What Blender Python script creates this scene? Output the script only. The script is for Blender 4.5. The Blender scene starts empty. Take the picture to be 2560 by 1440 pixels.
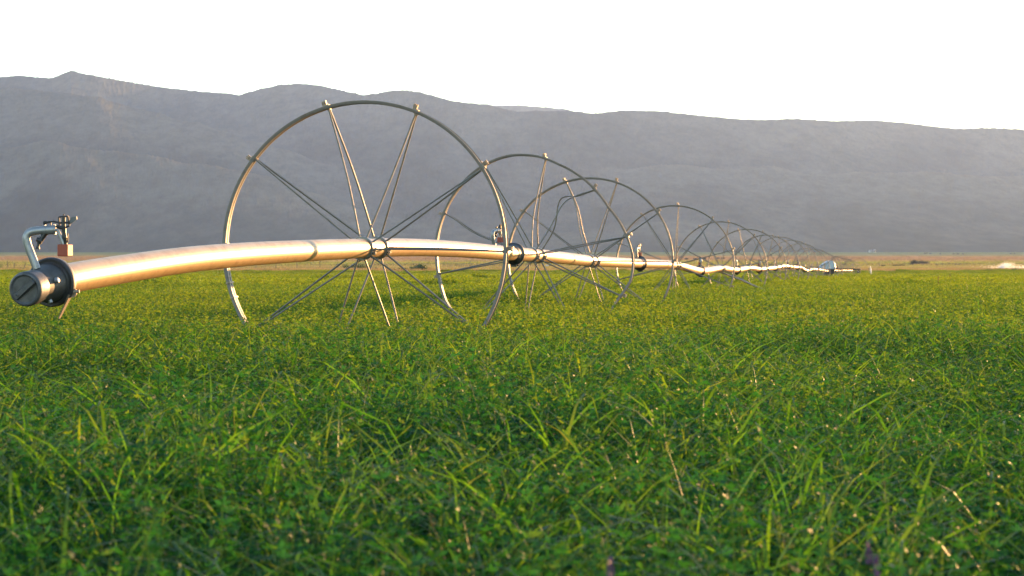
import bpy, bmesh, math, random
import numpy as np
from mathutils import Vector, Matrix, Quaternion

random.seed(7)
RNG = np.random.default_rng(11)
sc = bpy.context.scene
COL = sc.collection

# ------------------------------------------------------------------ camera figures
F = 6380.0            # focal length in photograph pixels (2560 wide)
HC = 0.77             # lens height above the ground
YH = 680.0            # photograph row of the horizon
SUN_EL, SUN_AZ = 5.4, 32.0

def at(x, y, Y):
    """point seen at photograph pixel x, y at distance Y"""
    return Vector(((x - 1280.0) / F * Y, Y, HC + (YH - y) / F * Y))

# ------------------------------------------------------------------ numpy noise
def _hash(ix, iy, seed):
    h = (ix * 374761393 + iy * 668265263 + seed * 974634777) & 0x7fffffff
    h = ((h ^ (h >> 13)) * 1274126177) & 0x7fffffff
    return ((h ^ (h >> 16)) & 0xffff) / 65535.0

def vnoise(x, y, seed=0):
    x = np.asarray(x, float); y = np.asarray(y, float)
    ix = np.floor(x).astype(np.int64); iy = np.floor(y).astype(np.int64)
    fx = x - ix; fy = y - iy
    fx = fx * fx * (3 - 2 * fx); fy = fy * fy * (3 - 2 * fy)
    a = _hash(ix, iy, seed); b = _hash(ix + 1, iy, seed)
    c = _hash(ix, iy + 1, seed); d = _hash(ix + 1, iy + 1, seed)
    return (a + (b - a) * fx) * (1 - fy) + (c + (d - c) * fx) * fy

def fbm(x, y, oct=4, seed=0):
    s = 0.0; a = 1.0; t = 0.0
    for o in range(oct):
        s = s + a * vnoise(x * 2 ** o, y * 2 ** o, seed + o * 17); t += a; a *= 0.5
    return s / t

# ------------------------------------------------------------------ mesh builder
class MB:
    def __init__(self):
        self.v = []; self.f = []; self.n = 0
    def add(self, verts, faces):
        b = self.n
        self.v.extend([tuple(p) for p in verts]); self.n += len(verts)
        self.f.extend([tuple(i + b for i in q) for q in faces])
    def box(self, c, size, rot=None, taper=1.0):
        sx, sy, sz = [s / 2 for s in size]
        pts = []
        for z in (-1, 1):
            k = 1.0 if z < 0 else taper
            for x, y in ((-1, -1), (1, -1), (1, 1), (-1, 1)):
                p = Vector((x * sx * k, y * sy * k, z * sz))
                if rot is not None: p = rot @ p
                pts.append(p + Vector(c))
        self.add(pts, [(3, 2, 1, 0), (4, 5, 6, 7), (0, 1, 5, 4), (1, 2, 6, 5), (2, 3, 7, 6), (3, 0, 4, 7)])
    def tube(self, pts, rad, seg=8, cap=True):
        pts = [Vector(p) for p in pts]; n = len(pts)
        if not hasattr(rad, '__len__'): rad = [rad] * n
        t0 = (pts[1] - pts[0]).normalized()
        up = Vector((0, 0, 1)) if abs(t0.z) < .9 else Vector((1, 0, 0))
        u = t0.cross(up).normalized(); V = []; prev = t0
        for i, p in enumerate(pts):
            t = (pts[min(i + 1, n - 1)] - pts[max(i - 1, 0)]).normalized()
            q = prev.rotation_difference(t); u = q @ u; u = (u - t * u.dot(t)).normalized(); prev = t
            w = t.cross(u)
            for k in range(seg):
                a = 2 * math.pi * k / seg
                V.append(p + (u * math.cos(a) + w * math.sin(a)) * rad[i])
        Fc = []
        for i in range(n - 1):
            for k in range(seg):
                k2 = (k + 1) % seg
                Fc.append((i * seg + k, i * seg + k2, (i + 1) * seg + k2, (i + 1) * seg + k))
        if cap:
            Fc.append(tuple(range(seg))[::-1]); Fc.append(tuple((n - 1) * seg + k for k in range(seg)))
        self.add(V, Fc)
    def lathe(self, prof, o, axis, seg=32, cap0=True, cap1=True):
        """prof: list of (distance along axis, radius)"""
        axis = Vector(axis).normalized()
        up = Vector((0, 0, 1)) if abs(axis.z) < .9 else Vector((1, 0, 0))
        u = axis.cross(up).normalized(); w = axis.cross(u); V = []; n = len(prof)
        for s, r in prof:
            for k in range(seg):
                a = 2 * math.pi * k / seg
                V.append(Vector(o) + axis * s + (u * math.cos(a) + w * math.sin(a)) * r)
        Fc = []
        for i in range(n - 1):
            for k in range(seg):
                k2 = (k + 1) % seg
                Fc.append((i * seg + k, i * seg + k2, (i + 1) * seg + k2, (i + 1) * seg + k))
        if cap0: Fc.append(tuple(range(seg))[::-1])
        if cap1: Fc.append(tuple((n - 1) * seg + k for k in range(seg)))
        self.add(V, Fc)
    def build(self, name, mat, parent=None, smooth=None, link=True):
        me = bpy.data.meshes.new(name)
        me.from_pydata(self.v, [], self.f)
        bm = bmesh.new(); bm.from_mesh(me)
        bmesh.ops.recalc_face_normals(bm, faces=bm.faces)
        bm.to_mesh(me); bm.free()
        me.materials.append(mat)
        if smooth is not None:
            me.polygons.foreach_set('use_smooth', [True] * len(me.polygons))
            me.set_sharp_from_angle(angle=math.radians(smooth))
        o = bpy.data.objects.new(name, me)
        if link: COL.objects.link(o)
        if parent is not None: o.parent = parent
        return o

def mesh_np(name, V, Fc, mat, tint=None, tip=None):
    """fast mesh from numpy arrays (all faces with the same corner count)"""
    me = bpy.data.meshes.new(name); k = Fc.shape[1]
    me.vertices.add(len(V)); me.vertices.foreach_set('co', V.astype(np.float32).ravel())
    me.loops.add(Fc.size); me.loops.foreach_set('vertex_index', Fc.astype(np.int32).ravel())
    me.polygons.add(len(Fc)); me.polygons.foreach_set('loop_start', np.arange(0, Fc.size, k, dtype=np.int32))
    if tint is not None:
        a = me.attributes.new('tint', 'FLOAT', 'POINT'); a.data.foreach_set('value', tint.astype(np.float32))
    if tip is not None:
        a = me.attributes.new('tip', 'FLOAT', 'POINT'); a.data.foreach_set('value', tip.astype(np.float32))
    me.update(calc_edges=True); me.validate()
    for m in (mat if isinstance(mat, list) else [mat]): me.materials.append(m)
    return me

def tag(o, label=None, cat=None, group=None, kind=None):
    if label: o['label'] = label
    if cat: o['category'] = cat
    if group: o['group'] = group
    if kind: o['kind'] = kind
    return o

def empty(name, loc=(0, 0, 0), rz=0.0):
    o = bpy.data.objects.new(name, None); COL.objects.link(o)
    o.location = loc; o.rotation_euler.z = rz; o.empty_display_size = .2
    return o

def place_children(root):
    """children were built in world coordinates: keep them there"""
    inv = Matrix.Translation(root.location).inverted()
    for ch in root.children: ch.matrix_parent_inverse = inv

# ------------------------------------------------------------------ materials
def new_mat(name):
    m = bpy.data.materials.new(name); m.use_nodes = True
    nt = m.node_tree; nt.nodes.clear()
    return m, nt, nt.nodes, nt.links

def ramp(nodes, stops, interp='LINEAR'):
    r = nodes.new('ShaderNodeValToRGB'); e = r.color_ramp.elements; r.color_ramp.interpolation = interp
    while len(e) > 1: e.remove(e[-1])
    e[0].position = stops[0][0]; e[0].color = (*stops[0][1], 1)
    for p, c in stops[1:]:
        q = e.new(p); q.color = (*c, 1)
    return r

def metal(name, base, rough, metallic=1.0, dirt=None, dirt_scale=30, stretch=(1, 1, 1), dirt_lo=.45, dirt_hi=.7, bump=.0, bump_scale=200, rough_var=.12):
    m, nt, N, L = new_mat(name)
    out = N.new('ShaderNodeOutputMaterial'); p = N.new('ShaderNodeBsdfPrincipled'); L.new(p.outputs[0], out.inputs[0])
    tc = N.new('ShaderNodeTexCoord'); mp = N.new('ShaderNodeMapping'); mp.inputs['Scale'].default_value = stretch
    L.new(tc.outputs['Object'], mp.inputs[0])
    nz = N.new('ShaderNodeTexNoise'); nz.inputs['Scale'].default_value = dirt_scale; nz.inputs['Detail'].default_value = 6
    nz.inputs['Roughness'].default_value = .65
    L.new(mp.outputs[0], nz.inputs[0])
    p.inputs['Metallic'].default_value = metallic
    if dirt is not None:
        r = ramp(N, [(dirt_lo, base), (dirt_hi, dirt)]); L.new(nz.outputs[0], r.inputs[0]); L.new(r.outputs[0], p.inputs['Base Color'])
        rm = N.new('ShaderNodeMapRange'); rm.inputs[1].default_value = dirt_lo; rm.inputs[2].default_value = dirt_hi
        rm.inputs[3].default_value = metallic; rm.inputs[4].default_value = metallic * .35
        L.new(nz.outputs[0], rm.inputs[0]); L.new(rm.outputs[0], p.inputs['Metallic'])
    else:
        p.inputs['Base Color'].default_value = (*base, 1)
    rr = N.new('ShaderNodeMapRange'); rr.inputs[3].default_value = rough - rough_var; rr.inputs[4].default_value = rough + rough_var
    L.new(nz.outputs[0], rr.inputs[0]); L.new(rr.outputs[0], p.inputs['Roughness'])
    if bump:
        n2 = N.new('ShaderNodeTexNoise'); n2.inputs['Scale'].default_value = bump_scale; L.new(mp.outputs[0], n2.inputs[0])
        b = N.new('ShaderNodeBump'); b.inputs['Strength'].default_value = bump; b.inputs['Distance'].default_value = .004
        L.new(n2.outputs[0], b.inputs['Height']); L.new(b.outputs[0], p.inputs['Normal'])
    return m

M = {}
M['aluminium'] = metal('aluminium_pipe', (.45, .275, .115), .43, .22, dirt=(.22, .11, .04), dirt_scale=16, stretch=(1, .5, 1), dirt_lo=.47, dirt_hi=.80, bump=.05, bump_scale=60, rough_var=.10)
M['galv'] = metal('galvanized_rim', (.20, .18, .165), .58, .3, dirt=(.12, .09, .065), dirt_scale=14, dirt_lo=.5, dirt_hi=.75)
M['rod'] = metal('steel_rod', (.22, .205, .185), .55, .6, dirt=(.17, .13, .10), dirt_scale=20)
M['clamp'] = metal('clamp_steel', (.22, .23, .24), .45, .8, dirt=(.16, .10, .06), dirt_scale=40)
M['lug'] = metal('lug_steel', (.34, .27, .21), .55, .4, dirt=(.22, .14, .08), dirt_scale=50)
M['cast'] = metal('cast_aluminium', (.12, .12, .13), .5, .5, dirt=(.06, .06, .06), dirt_scale=25, bump=.15, bump_scale=300)
M['dark_cast'] = metal('dark_casting', (.05, .05, .053), .55, .3, dirt=(.035, .03, .027), dirt_scale=30, bump=.1)
M['zinc_tube'] = metal('zinc_tube', (.36, .36, .37), .46, .7, dirt=(.22, .21, .20), dirt_scale=30, dirt_lo=.55, dirt_hi=.8)
M['black_plastic'] = metal('black_plastic', (.018, .019, .022), .42, 0.0)
M['paddle'] = metal('grey_plastic', (.10, .11, .12), .45, 0.0)
M['red_paint'] = metal('red_weight_paint', (.30, .042, .018), .5, 0.0, dirt=(.28, .055, .022), dirt_scale=60)
M['rubber'] = metal('black_rubber', (.025, .024, .023), .6, 0.0)
M['dark_beam'] = metal('dark_beam_paint', (.03, .022, .022), .5, 0.1)
M['housing'] = metal('housing_sheet', (.36, .42, .50), .45, .5, dirt=(.30, .33, .38), dirt_scale=4)
M['wood'] = metal('weathered_wood', (.16, .12, .085), .85, 0.0, dirt=(.09, .07, .05), dirt_scale=12)
M['wire'] = metal('rusty_wire', (.12, .09, .07), .7, .3)
M['white_wall'] = metal('white_wall_paint', (.55, .55, .55), .7, 0.0)
M['roof'] = metal('grey_roof', (.3, .3, .32), .6, 0.2)
M['cow'] = metal('cow_hide', (.035, .025, .02), .8, 0.0)
M['stone'] = metal('pale_stone', (.62, .52, .42), .85, 0.0, dirt=(.42, .34, .26), dirt_scale=3)
M['stake'] = metal('pale_stake_paint', (.78, .70, .60), .6, 0.0)

def leaf_mat(name, stops, trans_stops, tfac, rough, spec=.5, tip_col=None, obj_var=.35, ns=None):
    m, nt, N, L = new_mat(name)
    out = N.new('ShaderNodeOutputMaterial')
    at_ = N.new('ShaderNodeAttribute'); at_.attribute_name = 'tint'
    oi = N.new('ShaderNodeObjectInfo')
    geo = N.new('ShaderNodeNewGeometry')
    nz = N.new('ShaderNodeTexNoise'); nz.inputs['Scale'].default_value = ns or .35; nz.inputs['Detail'].default_value = 3
    L.new(geo.outputs['Position'], nz.inputs[0])
    a = N.new('ShaderNodeMath'); a.operation = 'MULTIPLY_ADD'; a.inputs[1].default_value = 1 - obj_var
    b = N.new('ShaderNodeMath'); b.operation = 'MULTIPLY'; b.inputs[1].default_value = obj_var
    L.new(nz.outputs[0], b.inputs[0]); L.new(at_.outputs['Fac'], a.inputs[0]); L.new(b.outputs[0], a.inputs[2])
    r1 = ramp(N, stops); r2 = ramp(N, trans_stops)
    L.new(a.outputs[0], r1.inputs[0]); L.new(a.outputs[0], r2.inputs[0])
    c1, c2 = r1.outputs[0], r2.outputs[0]
    if tip_col is not None:
        tp = N.new('ShaderNodeAttribute'); tp.attribute_name = 'tip'
        for k, cc in ((0, tip_col), (1, tuple(min(1, v * 1.1) for v in tip_col))):
            mx = N.new('ShaderNodeMix'); mx.data_type = 'RGBA'
            L.new(tp.outputs['Fac'], mx.inputs[0]); L.new((c1, c2)[k], mx.inputs[6]); mx.inputs[7].default_value = (*cc, 1)
            if k == 0: n1 = mx.outputs[2]
            else: n2 = mx.outputs[2]
        c1, c2 = n1, n2
    p = N.new('ShaderNodeBsdfPrincipled'); p.inputs['Roughness'].default_value = rough
    p.inputs['Specular IOR Level'].default_value = spec
    L.new(c1, p.inputs['Base Color'])
    t = N.new('ShaderNodeBsdfTranslucent'); L.new(c2, t.inputs[0])
    mx = N.new('ShaderNodeMixShader'); mx.inputs[0].default_value = tfac
    L.new(p.outputs[0], mx.inputs[1]); L.new(t.outputs[0], mx.inputs[2]); L.new(mx.outputs[0], out.inputs[0])
    return m

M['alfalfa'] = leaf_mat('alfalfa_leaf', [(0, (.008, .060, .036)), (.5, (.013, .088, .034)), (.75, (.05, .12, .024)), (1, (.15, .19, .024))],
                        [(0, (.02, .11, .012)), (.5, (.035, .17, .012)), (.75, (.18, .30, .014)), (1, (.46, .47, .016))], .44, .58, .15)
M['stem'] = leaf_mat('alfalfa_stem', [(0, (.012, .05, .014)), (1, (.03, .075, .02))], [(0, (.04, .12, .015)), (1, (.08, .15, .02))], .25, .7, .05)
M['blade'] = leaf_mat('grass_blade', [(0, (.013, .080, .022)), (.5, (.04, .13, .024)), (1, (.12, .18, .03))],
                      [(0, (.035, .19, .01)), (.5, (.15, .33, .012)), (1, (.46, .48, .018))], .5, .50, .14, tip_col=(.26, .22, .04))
M['straw'] = leaf_mat('dry_straw', [(0, (.14, .12, .04)), (1, (.26, .18, .07))], [(0, (.25, .2, .04)), (1, (.38, .25, .07))], .4, .65, .2)
M['bush_leaf'] = leaf_mat('bush_leaf', [(0, (.03, .07, .03)), (1, (.10, .15, .05))], [(0, (.07, .14, .02)), (1, (.18, .24, .04))], .3, .5, .4)
M['grey_bush_leaf'] = leaf_mat('grey_bush_leaf', [(0, (.07, .06, .05)), (1, (.14, .12, .08))], [(0, (.08, .07, .04)), (1, (.15, .13, .07))], .2, .6, .3)
M['flower'] = leaf_mat('purple_petal', [(0, (.06, .025, .13)), (1, (.12, .06, .22))], [(0, (.08, .03, .15)), (1, (.12, .06, .2))], .2, .5, .3)
M['dock'] = leaf_mat('seed_stalk', [(0, (.10, .06, .025)), (1, (.20, .11, .04))], [(0, (.14, .07, .02)), (1, (.22, .12, .04))], .2, .7, .2)

# colour of the valley's vegetation strips, by distance (a property of the ground, in metres)
BANDS = [(0, (0.064, 0.098, 0.029)), (300, (0.128, 0.144, 0.044)), (325, (0.256, 0.204, 0.094)), (395, (0.269, 0.204, 0.108)), (440, (0.230, 0.234, 0.072)), (480, (0.269, 0.242, 0.108)), (560, (0.282, 0.234, 0.116)),
         (600, (0.218, 0.249, 0.065)), (650, (0.275, 0.234, 0.101)), (730, (0.230, 0.257, 0.065)), (900, (0.243, 0.257, 0.072)), (960, (0.282, 0.227, 0.108)), (1080, (0.256, 0.234, 0.087)),
         (1160, (0.256, 0.181, 0.108)), (1650, (0.250, 0.174, 0.105)), (1850, (0.269, 0.219, 0.101)), (2350, (0.256, 0.227, 0.094)), (2700, (0.166, 0.189, 0.072)), (3100, (0.122, 0.166, 0.072)), (3600, (0.096, 0.136, 0.072)), (4000, (0.083, 0.113, 0.065))]

def band_nodes(N, L):
    geo = N.new('ShaderNodeNewGeometry'); sep = N.new('ShaderNodeSeparateXYZ'); L.new(geo.outputs['Position'], sep.inputs[0])
    mp = N.new('ShaderNodeMapping'); mp.inputs['Scale'].default_value = (.006, .010, 0); L.new(geo.outputs['Position'], mp.inputs[0])
    nz = N.new('ShaderNodeTexNoise'); nz.inputs['Scale'].default_value = 1; nz.inputs['Detail'].default_value = 4; L.new(mp.outputs[0], nz.inputs[0])
    k = N.new('ShaderNodeMapRange'); k.inputs[3].default_value = .88; k.inputs[4].default_value = 1.12; L.new(nz.outputs[0], k.inputs[0])
    mu = N.new('ShaderNodeMath'); mu.operation = 'MULTIPLY'; L.new(sep.outputs[1], mu.inputs[0]); L.new(k.outputs[0], mu.inputs[1])
    lg = N.new('ShaderNodeMath'); lg.operation = 'DIVIDE'; lg.inputs[1].default_value = 4000.0; L.new(mu.outputs[0], lg.inputs[0])
    pw = N.new('ShaderNodeMath'); pw.operation = 'POWER'; pw.inputs[1].default_value = .5; L.new(lg.outputs[0], pw.inputs[0])
    r = ramp(N, [((d / 4000.0) ** .5, c) for d, c in BANDS]); L.new(pw.outputs[0], r.inputs[0])
    mp2 = N.new('ShaderNodeMapping'); mp2.inputs['Scale'].default_value = (.05, .05, 0); L.new(geo.outputs['Position'], mp2.inputs[0])
    n2 = N.new('ShaderNodeTexNoise'); n2.inputs['Detail'].default_value = 8; n2.inputs['Scale'].default_value = 1; L.new(mp2.outputs[0], n2.inputs[0])
    mr = N.new('ShaderNodeMapRange'); mr.inputs[1].default_value = .3; mr.inputs[2].default_value = .7; mr.inputs[3].default_value = .72; mr.inputs[4].default_value = 1.2
    L.new(n2.outputs[0], mr.inputs[0])
    vm = N.new('ShaderNodeVectorMath'); vm.operation = 'SCALE'; L.new(r.outputs[0], vm.inputs[0]); L.new(mr.outputs[0], vm.inputs[3])
    return vm.outputs[0]

def ground_mat():
    m, nt, N, L = new_mat('valley_ground')
    out = N.new('ShaderNodeOutputMaterial'); c = band_nodes(N, L)
    d = N.new('ShaderNodeBsdfDiffuse'); L.new(c, d.inputs[0])
    geo = N.new('ShaderNodeNewGeometry')
    n = N.new('ShaderNodeTexNoise'); n.inputs['Scale'].default_value = .8; n.inputs['Detail'].default_value = 6; L.new(geo.outputs['Position'], n.inputs[0])
    b = N.new('ShaderNodeBump'); b.inputs['Strength'].default_value = 1.0; b.inputs['Distance'].default_value = 1.2
    L.new(n.outputs[0], b.inputs['Height']); L.new(b.outputs[0], d.inputs['Normal'])
    L.new(d.outputs[0], out.inputs[0]); return m

def drygrass_mat():
    m, nt, N, L = new_mat('dry_valley_grass')
    out = N.new('ShaderNodeOutputMaterial'); c = band_nodes(N, L)
    d = N.new('ShaderNodeBsdfDiffuse'); L.new(c, d.inputs[0])
    t = N.new('ShaderNodeBsdfTranslucent'); L.new(c, t.inputs[0])
    mx = N.new('ShaderNodeMixShader'); mx.inputs[0].default_value = .45
    L.new(d.outputs[0], mx.inputs[1]); L.new(t.outputs[0], mx.inputs[2]); L.new(mx.outputs[0], out.inputs[0]); return m

def hill_mat():
    m, nt, N, L = new_mat('hillside_sage')
    out = N.new('ShaderNodeOutputMaterial'); d = N.new('ShaderNodeBsdfDiffuse'); L.new(d.outputs[0], out.inputs[0])
    geo = N.new('ShaderNodeNewGeometry')
    mp = N.new('ShaderNodeMapping'); mp.inputs['Scale'].default_value = (.0042, .0009, .0042); mp.inputs['Rotation'].default_value = (0, .12, .12)
    L.new(geo.outputs['Position'], mp.inputs[0])
    n1 = N.new('ShaderNodeTexNoise'); n1.inputs['Scale'].default_value = 1; n1.inputs['Detail'].default_value = 9; n1.inputs['Roughness'].default_value = .6
    n1.inputs['Distortion'].default_value = .6
    L.new(mp.outputs[0], n1.inputs[0])
    r = ramp(N, [(.34, (.030, .042, .036)), (.47, (.055, .064, .054)), (.58, (.080, .082, .066)), (.72, (.115, .110, .085))])
    ad = N.new('ShaderNodeAttribute'); ad.attribute_name = 'tint'
    am = N.new('ShaderNodeMath'); am.operation = 'MULTIPLY_ADD'; am.inputs[1].default_value = .60; L.new(ad.outputs['Fac'], am.inputs[0])
    sb = N.new('ShaderNodeMath'); sb.operation = 'SUBTRACT'; sb.inputs[1].default_value = .15; L.new(n1.outputs[0], sb.inputs[0]); L.new(sb.outputs[0], am.inputs[2])
    L.new(am.outputs[0], r.inputs[0])
    mp2 = N.new('ShaderNodeMapping'); mp2.inputs['Scale'].default_value = (.035, .008, .035); L.new(geo.outputs['Position'], mp2.inputs[0])
    n2 = N.new('ShaderNodeTexNoise'); n2.inputs['Scale'].default_value = 1; n2.inputs['Detail'].default_value = 8; n2.inputs['Roughness'].default_value = .75; L.new(mp2.outputs[0], n2.inputs[0])
    mr = N.new('ShaderNodeMapRange'); mr.inputs[1].default_value = .36; mr.inputs[2].default_value = .62; mr.inputs[3].default_value = .62; mr.inputs[4].default_value = 1.1
    L.new(n2.outputs[0], mr.inputs[0])
    vm = N.new('ShaderNodeVectorMath'); vm.operation = 'SCALE'; L.new(r.outputs[0], vm.inputs[0]); L.new(mr.outputs[0], vm.inputs[3])
    L.new(vm.outputs[0], d.inputs[0])
    b = N.new('ShaderNodeBump'); b.inputs['Strength'].default_value = .25; b.inputs['Distance'].default_value = 8; L.new(n2.outputs[0], b.inputs['Height']); L.new(b.outputs[0], d.inputs['Normal'])
    return m

# ------------------------------------------------------------------ terrain
GP_Y = np.array([-60, 0, 296, 335, 400, 600, 900, 1300, 1800, 2500, 3300, 4500, 6000, 9500, 14000.])
GP_Z = np.array([0, 0, 0.0, .72, HC + 3 / F * 400, HC + 12 / F * 600, HC + 21 / F * 900, HC + 29 / F * 1300, HC + 37 / F * 1800, HC + 44 / F * 2500, HC + 49.5 / F * 3300,
                 HC + 50.5 / F * 4500, 30, 30, 30.])
def ground_z(Y): return np.interp(Y, GP_Y, GP_Z)
def ground_at_row(x, y):
    """point of the valley floor seen at photograph pixel x, y"""
    for Y in np.arange(320, 4000, 2.0):
        if YH - (ground_z(Y) - HC) / Y * F <= y: return at(x, y, Y)
    return at(x, y, 4000.)

ys = np.concatenate([np.linspace(-60, 296, 12), np.linspace(300, 340, 9), np.geomspace(350, 14000, 90)])
us = np.linspace(-1, 1, 61)
gx = np.repeat(us[None, :], len(ys), 0) * (60 + np.maximum(ys, 0)[:, None] * .62)
gy = np.repeat(ys[:, None], len(us), 1)
gz = ground_z(gy) + (fbm(gx * .02, gy * .006, 3, 5) - .5) * np.clip((gy - 330) / 400, 0, 1) * .5
V = np.stack([gx, gy, gz], -1).reshape(-1, 3)
nu = len(us); idx = np.arange(len(ys) * nu).reshape(len(ys), nu)
Fq = np.stack([idx[:-1, :-1], idx[:-1, 1:], idx[1:, 1:], idx[1:, :-1]], -1).reshape(-1, 4)
M['ground'] = ground_mat()
g = bpy.data.objects.new('ground', mesh_np('ground', V, Fq, M['ground'])); COL.objects.link(g); tag(g, kind='structure')

def prof(px, pts):
    xs, ys_ = zip(*pts); return np.interp(px, xs, ys_)
SKY = [(-900, 230), (-400, 215), (-150, 200), (0, 192), (50, 188), (90, 192), (130, 195), (160, 182), (178, 175), (200, 182), (230, 187), (300, 200), (400, 217), (500, 228), (570, 233), (597, 237), (620, 230),
       (650, 222), (700, 211), (750, 208), (800, 213), (850, 224), (908, 237), (940, 233), (985, 225), (1020, 225), (1060, 232), (1100, 243), (1150, 257), (1200, 269), (1290, 284), (1380, 292),
       (1430, 291), (1480, 285), (1520, 279), (1560, 275), (1650, 277), (1750, 288), (1850, 297), (1900, 299), (1990, 296), (2080, 302), (2180, 300), (2260, 306), (2330, 315), (2400, 322), (2480, 327), (2560, 334), (2800, 350), (3300, 360), (4200, 360)]
FOOT = [(-900, 380), (-200, 362), (0, 352), (150, 346), (240, 352), (340, 374), (450, 394), (550, 412), (700, 445), (850, 490), (1000, 545), (1150, 600), (1300, 640), (4200, 640)]
SHOULDER = [(-900, 260), (-200, 225), (0, 214), (120, 217), (250, 232), (350, 258), (500, 292), (650, 345), (800, 410), (1000, 480), (1200, 560), (1400, 640), (4200, 640)]
FAR = [(-900, 330), (900, 330), (1050, 275), (1150, 254), (1200, 258), (1240, 262), (1300, 263), (1350, 265), (1420, 272), (1490, 285), (1600, 310), (1700, 330), (2300, 334), (2380, 325), (2420, 320), (2480, 318), (2560, 322), (2800, 330), (4200, 345)]
RSPUR = [(-900, 640), (900, 640), (1100, 560), (1300, 470), (1500, 420), (1700, 400), (1900, 415), (2100, 430), (2300, 425), (2600, 440), (3000, 450), (4200, 460)]
RFOOT = [(-900, 640), (1250, 640), (1450, 585), (1650, 548), (1800, 560), (1950, 590), (2100, 612), (2300, 600), (2500, 575), (2800, 560), (4200, 560)]
hy = np.concatenate([np.linspace(3150, 6500, 230), np.linspace(6530, 9200, 60)])
hu = np.concatenate([np.linspace(-.5, -.225, 60), np.linspace(-.222, .222, 1150), np.linspace(.225, .5, 60)])
U, HY = np.meshgrid(hu, hy)
PX = 1280 + U * F
wob = (fbm(U * 9, HY * 0 + 3, 3, 2) - .5)
def ridge(pts, D, foot, back, p=1.15):
    top = (YH - prof(PX, pts)) / F * D + HC - 27      # height of the crest over the valley
    t = np.clip((HY - foot) / (D - foot), 0, 1); tb = np.clip((HY - D) / back, 0, 1)
    up = t ** p
    return np.where(HY <= D, top * up, top * (1 - tb * tb * (3 - 2 * tb)))
D1 = 6000 + 900 * wob
H = ridge(SKY, D1, 3300 + 500 * wob, 2400, 1.75)
dry = np.exp(-((HY - D1) / 420) ** 2) * .55
for pts, D, ft, bk in ((FOOT, 4150 + 300 * wob, 3250, 1100), (SHOULDER, 5000 + 300 * wob, 3400, 1100), (FAR, 8100, 5900, 900), (RSPUR, 4950 - 500 * wob, 3350, 1100), (RFOOT, 3900 + 300 * wob, 3250, 800)):
    h2 = ridge(pts, D, ft, bk, 1.25); k = 5.0
    own = 1 / (1 + np.exp(-(h2 - H) / 8)); dry = dry * (1 - own) + own * (np.exp(-((HY - D + 60) / 330) ** 2))
    mxh = np.maximum(H, h2); H = mxh + k * np.log(np.exp((H - mxh) / k) + np.exp((h2 - mxh) / k)) - k * .0
crest = np.clip(np.abs(HY - D1) / 500, 0, 1)
n1 = fbm(U * 26 + HY * .0016, HY * .0012, 5, 31); n2 = fbm(U * 70 - HY * .002, HY * .0035, 4, 77)
gully = 1 - np.abs(2 * fbm(U * 17 + .35 * n1, HY * .0006, 4, 9) - 1)
H = H * (1 + crest * ((n1 - .5) * .14 + (n2 - .5) * .05 - (gully - .6) * .13))
H = H + (np.random.default_rng(3).random(H.shape) ** 4) * 2.2 * np.clip(H / 120, 0, 1) + (fbm(U * 420, HY * .02, 2, 5) - .5) * 1.8 * np.clip(H / 120, 0, 1)
base = 27 - 12 * np.clip((3500 - HY) / 350, 0, 1) * 2
HZ = base + np.maximum(H - 5 * math.log(2.5), -6)
want = YH - np.minimum(prof(1280 + hu * F, SKY), prof(1280 + hu * F, FAR))
got = ((HZ - HC) / HY * F).max(0); k_ = np.clip(want / got, .6, 1.3); k_ = np.convolve(np.pad(k_, 8, mode='edge'), np.ones(17) / 17, 'valid')
HZ = np.where(HZ > 29, 29 + (HZ - 29) * k_[None, :], HZ)
V = np.stack([U * HY, HY, HZ], -1).reshape(-1, 3)
nu = len(hu); idx = np.arange(len(hy) * nu).reshape(len(hy), nu)
Fq = np.stack([idx[:-1, :-1], idx[:-1, 1:], idx[1:, 1:], idx[1:, :-1]], -1).reshape(-1, 4)
dry = np.clip(dry * .8 + (gully - .62) * .9, 0, 1); me = mesh_np('hills', V, Fq, hill_mat(), dry.ravel()); me.polygons.foreach_set('use_smooth', [True] * len(me.polygons))
hills = bpy.data.objects.new('hills', me); COL.objects.link(hills); tag(hills, kind='structure')

# ------------------------------------------------------------------ leaf patches of the crop
def rot_leaf(base, d, side, nrm, L, W, fold=.35, droop=.0):
    """arrays of leaflets: base, direction, side, normal (n,3), lengths, widths -> verts (n,4,3)"""
    L = L[:, None]; W = W[:, None]
    b = base; mid = base + d * L * .5
    l = mid + side * W * .5 + nrm * W * fold; r = mid - side * W * .5 + nrm * W * fold
    t = base + d * L - nrm * L * droop
    return np.stack([b, r, t, l], 1)

def unit(a): return a / np.maximum(np.linalg.norm(a, axis=-1, keepdims=True), 1e-9)

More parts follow.
